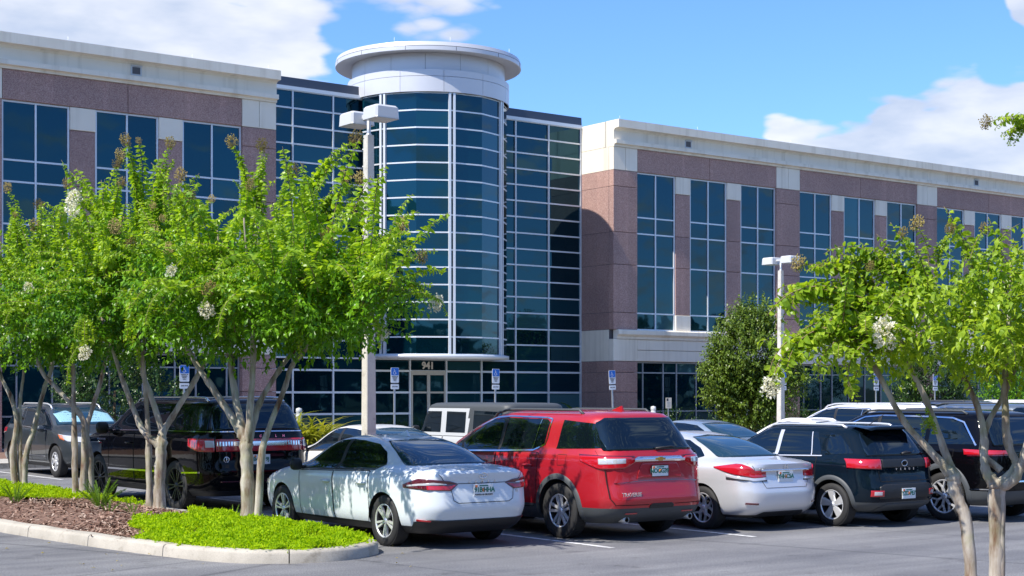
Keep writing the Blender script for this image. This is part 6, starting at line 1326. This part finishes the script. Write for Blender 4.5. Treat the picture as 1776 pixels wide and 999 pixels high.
def hash_n(x, y): return .5 + .25 * sin(2.3 * x + 1.7 * y) + .25 * sin(4.1 * y - 2.9 * x + 1)
for k in range(60000):
    x, y = random.uniform(7.1, 10.55), random.uniform(15.9, 30.4)
    if random.random() < .35: y = random.uniform(15.9, 20.5)
    if y > 21.5 and random.random() < .35: continue
    if not inside(x, y): continue
    e = edge_d(x, y)
    if e < (.18 if k % 11 else .08): continue
    z = isl_z(x, y, e)
    if is_cover(x, y):
        if math.hypot(x - 9.6, y - 19.0) < .22 or (hash_n(x * 2.3 + 1, y * 2.1) < .2 and k % 3): continue
        hgt = .05 + .09 * hash_n(x * 3, y * 3) ** 1.5; q = Vector((x, y, z))
        for j in range(3):
            d = (rnd_dir() * .8 + Vector((0, 0, .7))).normalized(); leaf(mb, q + Vector((random.gauss(0, .02), random.gauss(0, .02), hgt * random.uniform(.2, 1))), d, rnd_dir(), random.uniform(.035, .06), random.uniform(.011, .018))
    elif k % 2 == 0:
        d = rnd_dir(); d.z *= .25; d.normalize(); q = Vector((x, y, z + random.uniform(.004, .03))); s = d.cross(Vector((0, 0, 1)) + rnd_dir() * .4).normalized() * random.uniform(.006, .015); l = d * random.uniform(.02, .05)
        mc.add([q - l - s, q - l + s, q + l + s * .7, q + l - s * .7], [(0, 1, 2, 3)])
mb.build('ground_cover', M['cover'], kind='stuff')
def _chip(nt, b):
    g = nt.nodes.new('ShaderNodeNewGeometry'); c = ramp(nt, g.outputs['Random Per Island'], [(0, (.08, .035, .022)), (.5, (.22, .12, .085)), (.85, (.38, .26, .20)), (1, (.50, .40, .33))]); nt.links.new(c, b.inputs['Base Color'])
M['chip'] = mat('bark_chip', (.2, .12, .09), .9, build=_chip); mc.build('bark_mulch', M['chip'], kind='stuff')
# foxtail ferns
def plume_mesh(seed):
    rs = random.getstate(); random.seed(seed); mb = MB(); p = Vector((0, 0, 0)); a = .12; pts = []
    for i in range(11): pts.append(p.copy()); a += .035; p = p + Vector((sin(a), 0, cos(a))) * .05
    mb.tube(pts, [lerp(.004, .001, i / 10) for i in range(11)], 4)
    for k in range(420):
        f = random.uniform(.3, 9.9); i = int(f); q = pts[i].lerp(pts[i + 1], f - i); t = (pts[i + 1] - pts[i]).normalized(); d = (t * .8 + t.cross(rnd_dir()).normalized()).normalized(); r = .035 * min(1, f / 2.5) * (1 - .75 * (f / 10) ** 2) + .006
        s = d.orthogonal().normalized() * .0028; mb.add([q - s, q + s, q + d * r * 1.3], [(0, 1, 2)])
    random.setstate(rs); return mb.mesh('plume', M['fern'])
PL = [plume_mesh(s) for s in range(3)]
def fern(x, y, n, s, label, spread=.55):
    t = thing('foxtail_fern', label, 'fern', (x, y, isl_z(x, y)), 0, 'foxtail ferns on the island')
    for k in range(n):
        az = 2 * pi * k / n + random.uniform(-.4, .4); ti = random.uniform(.05, spread); link('plume', PL[k % 3], t, (.04 * cos(az), .04 * sin(az), 0), Euler((0, ti, az), 'XYZ'), [s * random.uniform(.65, 1.1)] * 3)
fern(9.0, 22.9, 16, 1.0, 'largest foxtail fern, spiky and bright, beside the triple stemmed myrtle', .8)
fern(8.75, 21.9, 8, .55, 'small foxtail fern in the mulch left of the largest one')
fern(8.95, 21.5, 7, .5, 'small sprawling foxtail fern in front of the largest one', 1.0)
fern(8.25, 24.6, 12, .75, 'foxtail fern at the edge of the far ground cover', .6)
fern(10.05, 21.5, 7, .5, 'small foxtail fern behind the second myrtle trunk', .6)
fern(10.0, 20.3, 9, .6, 'small foxtail fern beside the black estate rear wheel', .7)
ISR = [(10.2, 6.8), (12.6, 5.2), (13.4, 5.6), (13.2, 6.4), (11.6, 8.25), (10.9, 8.5), (10.4, 8.3)][::-1]
kerb_ring('near_kerb', 'pale kerb round the small island under the right myrtle, below the frame', ISR[::-1], 2.0)
mb = MB(); mb.add([(x, y, .10) for x, y in ISR[::-1]], [tuple(range(len(ISR)))]); mb.build('near_island_soil', M['mulch_bed'], kind='structure')

random.seed(91); mb = MB()
for k in range(110):                                              # leaves and petals that have dropped round the island
    a = random.choice(ipts); x, y = a.x + random.gauss(-.3, .7), a.y + random.gauss(-.4, .6)
    if inside(x, y) or y > 26: continue
    q = Vector((x, y, .012)); leaf(mb, q, (Vector((random.uniform(-1, 1), random.uniform(-1, 1), .05))).normalized(), (Vector((0, 0, 1)) + rnd_dir() * .4).normalized(), random.uniform(.03, .06), random.uniform(.010, .018), 0, .5, .1)
mb.build('fallen_leaves', M['seed'], kind='stuff')
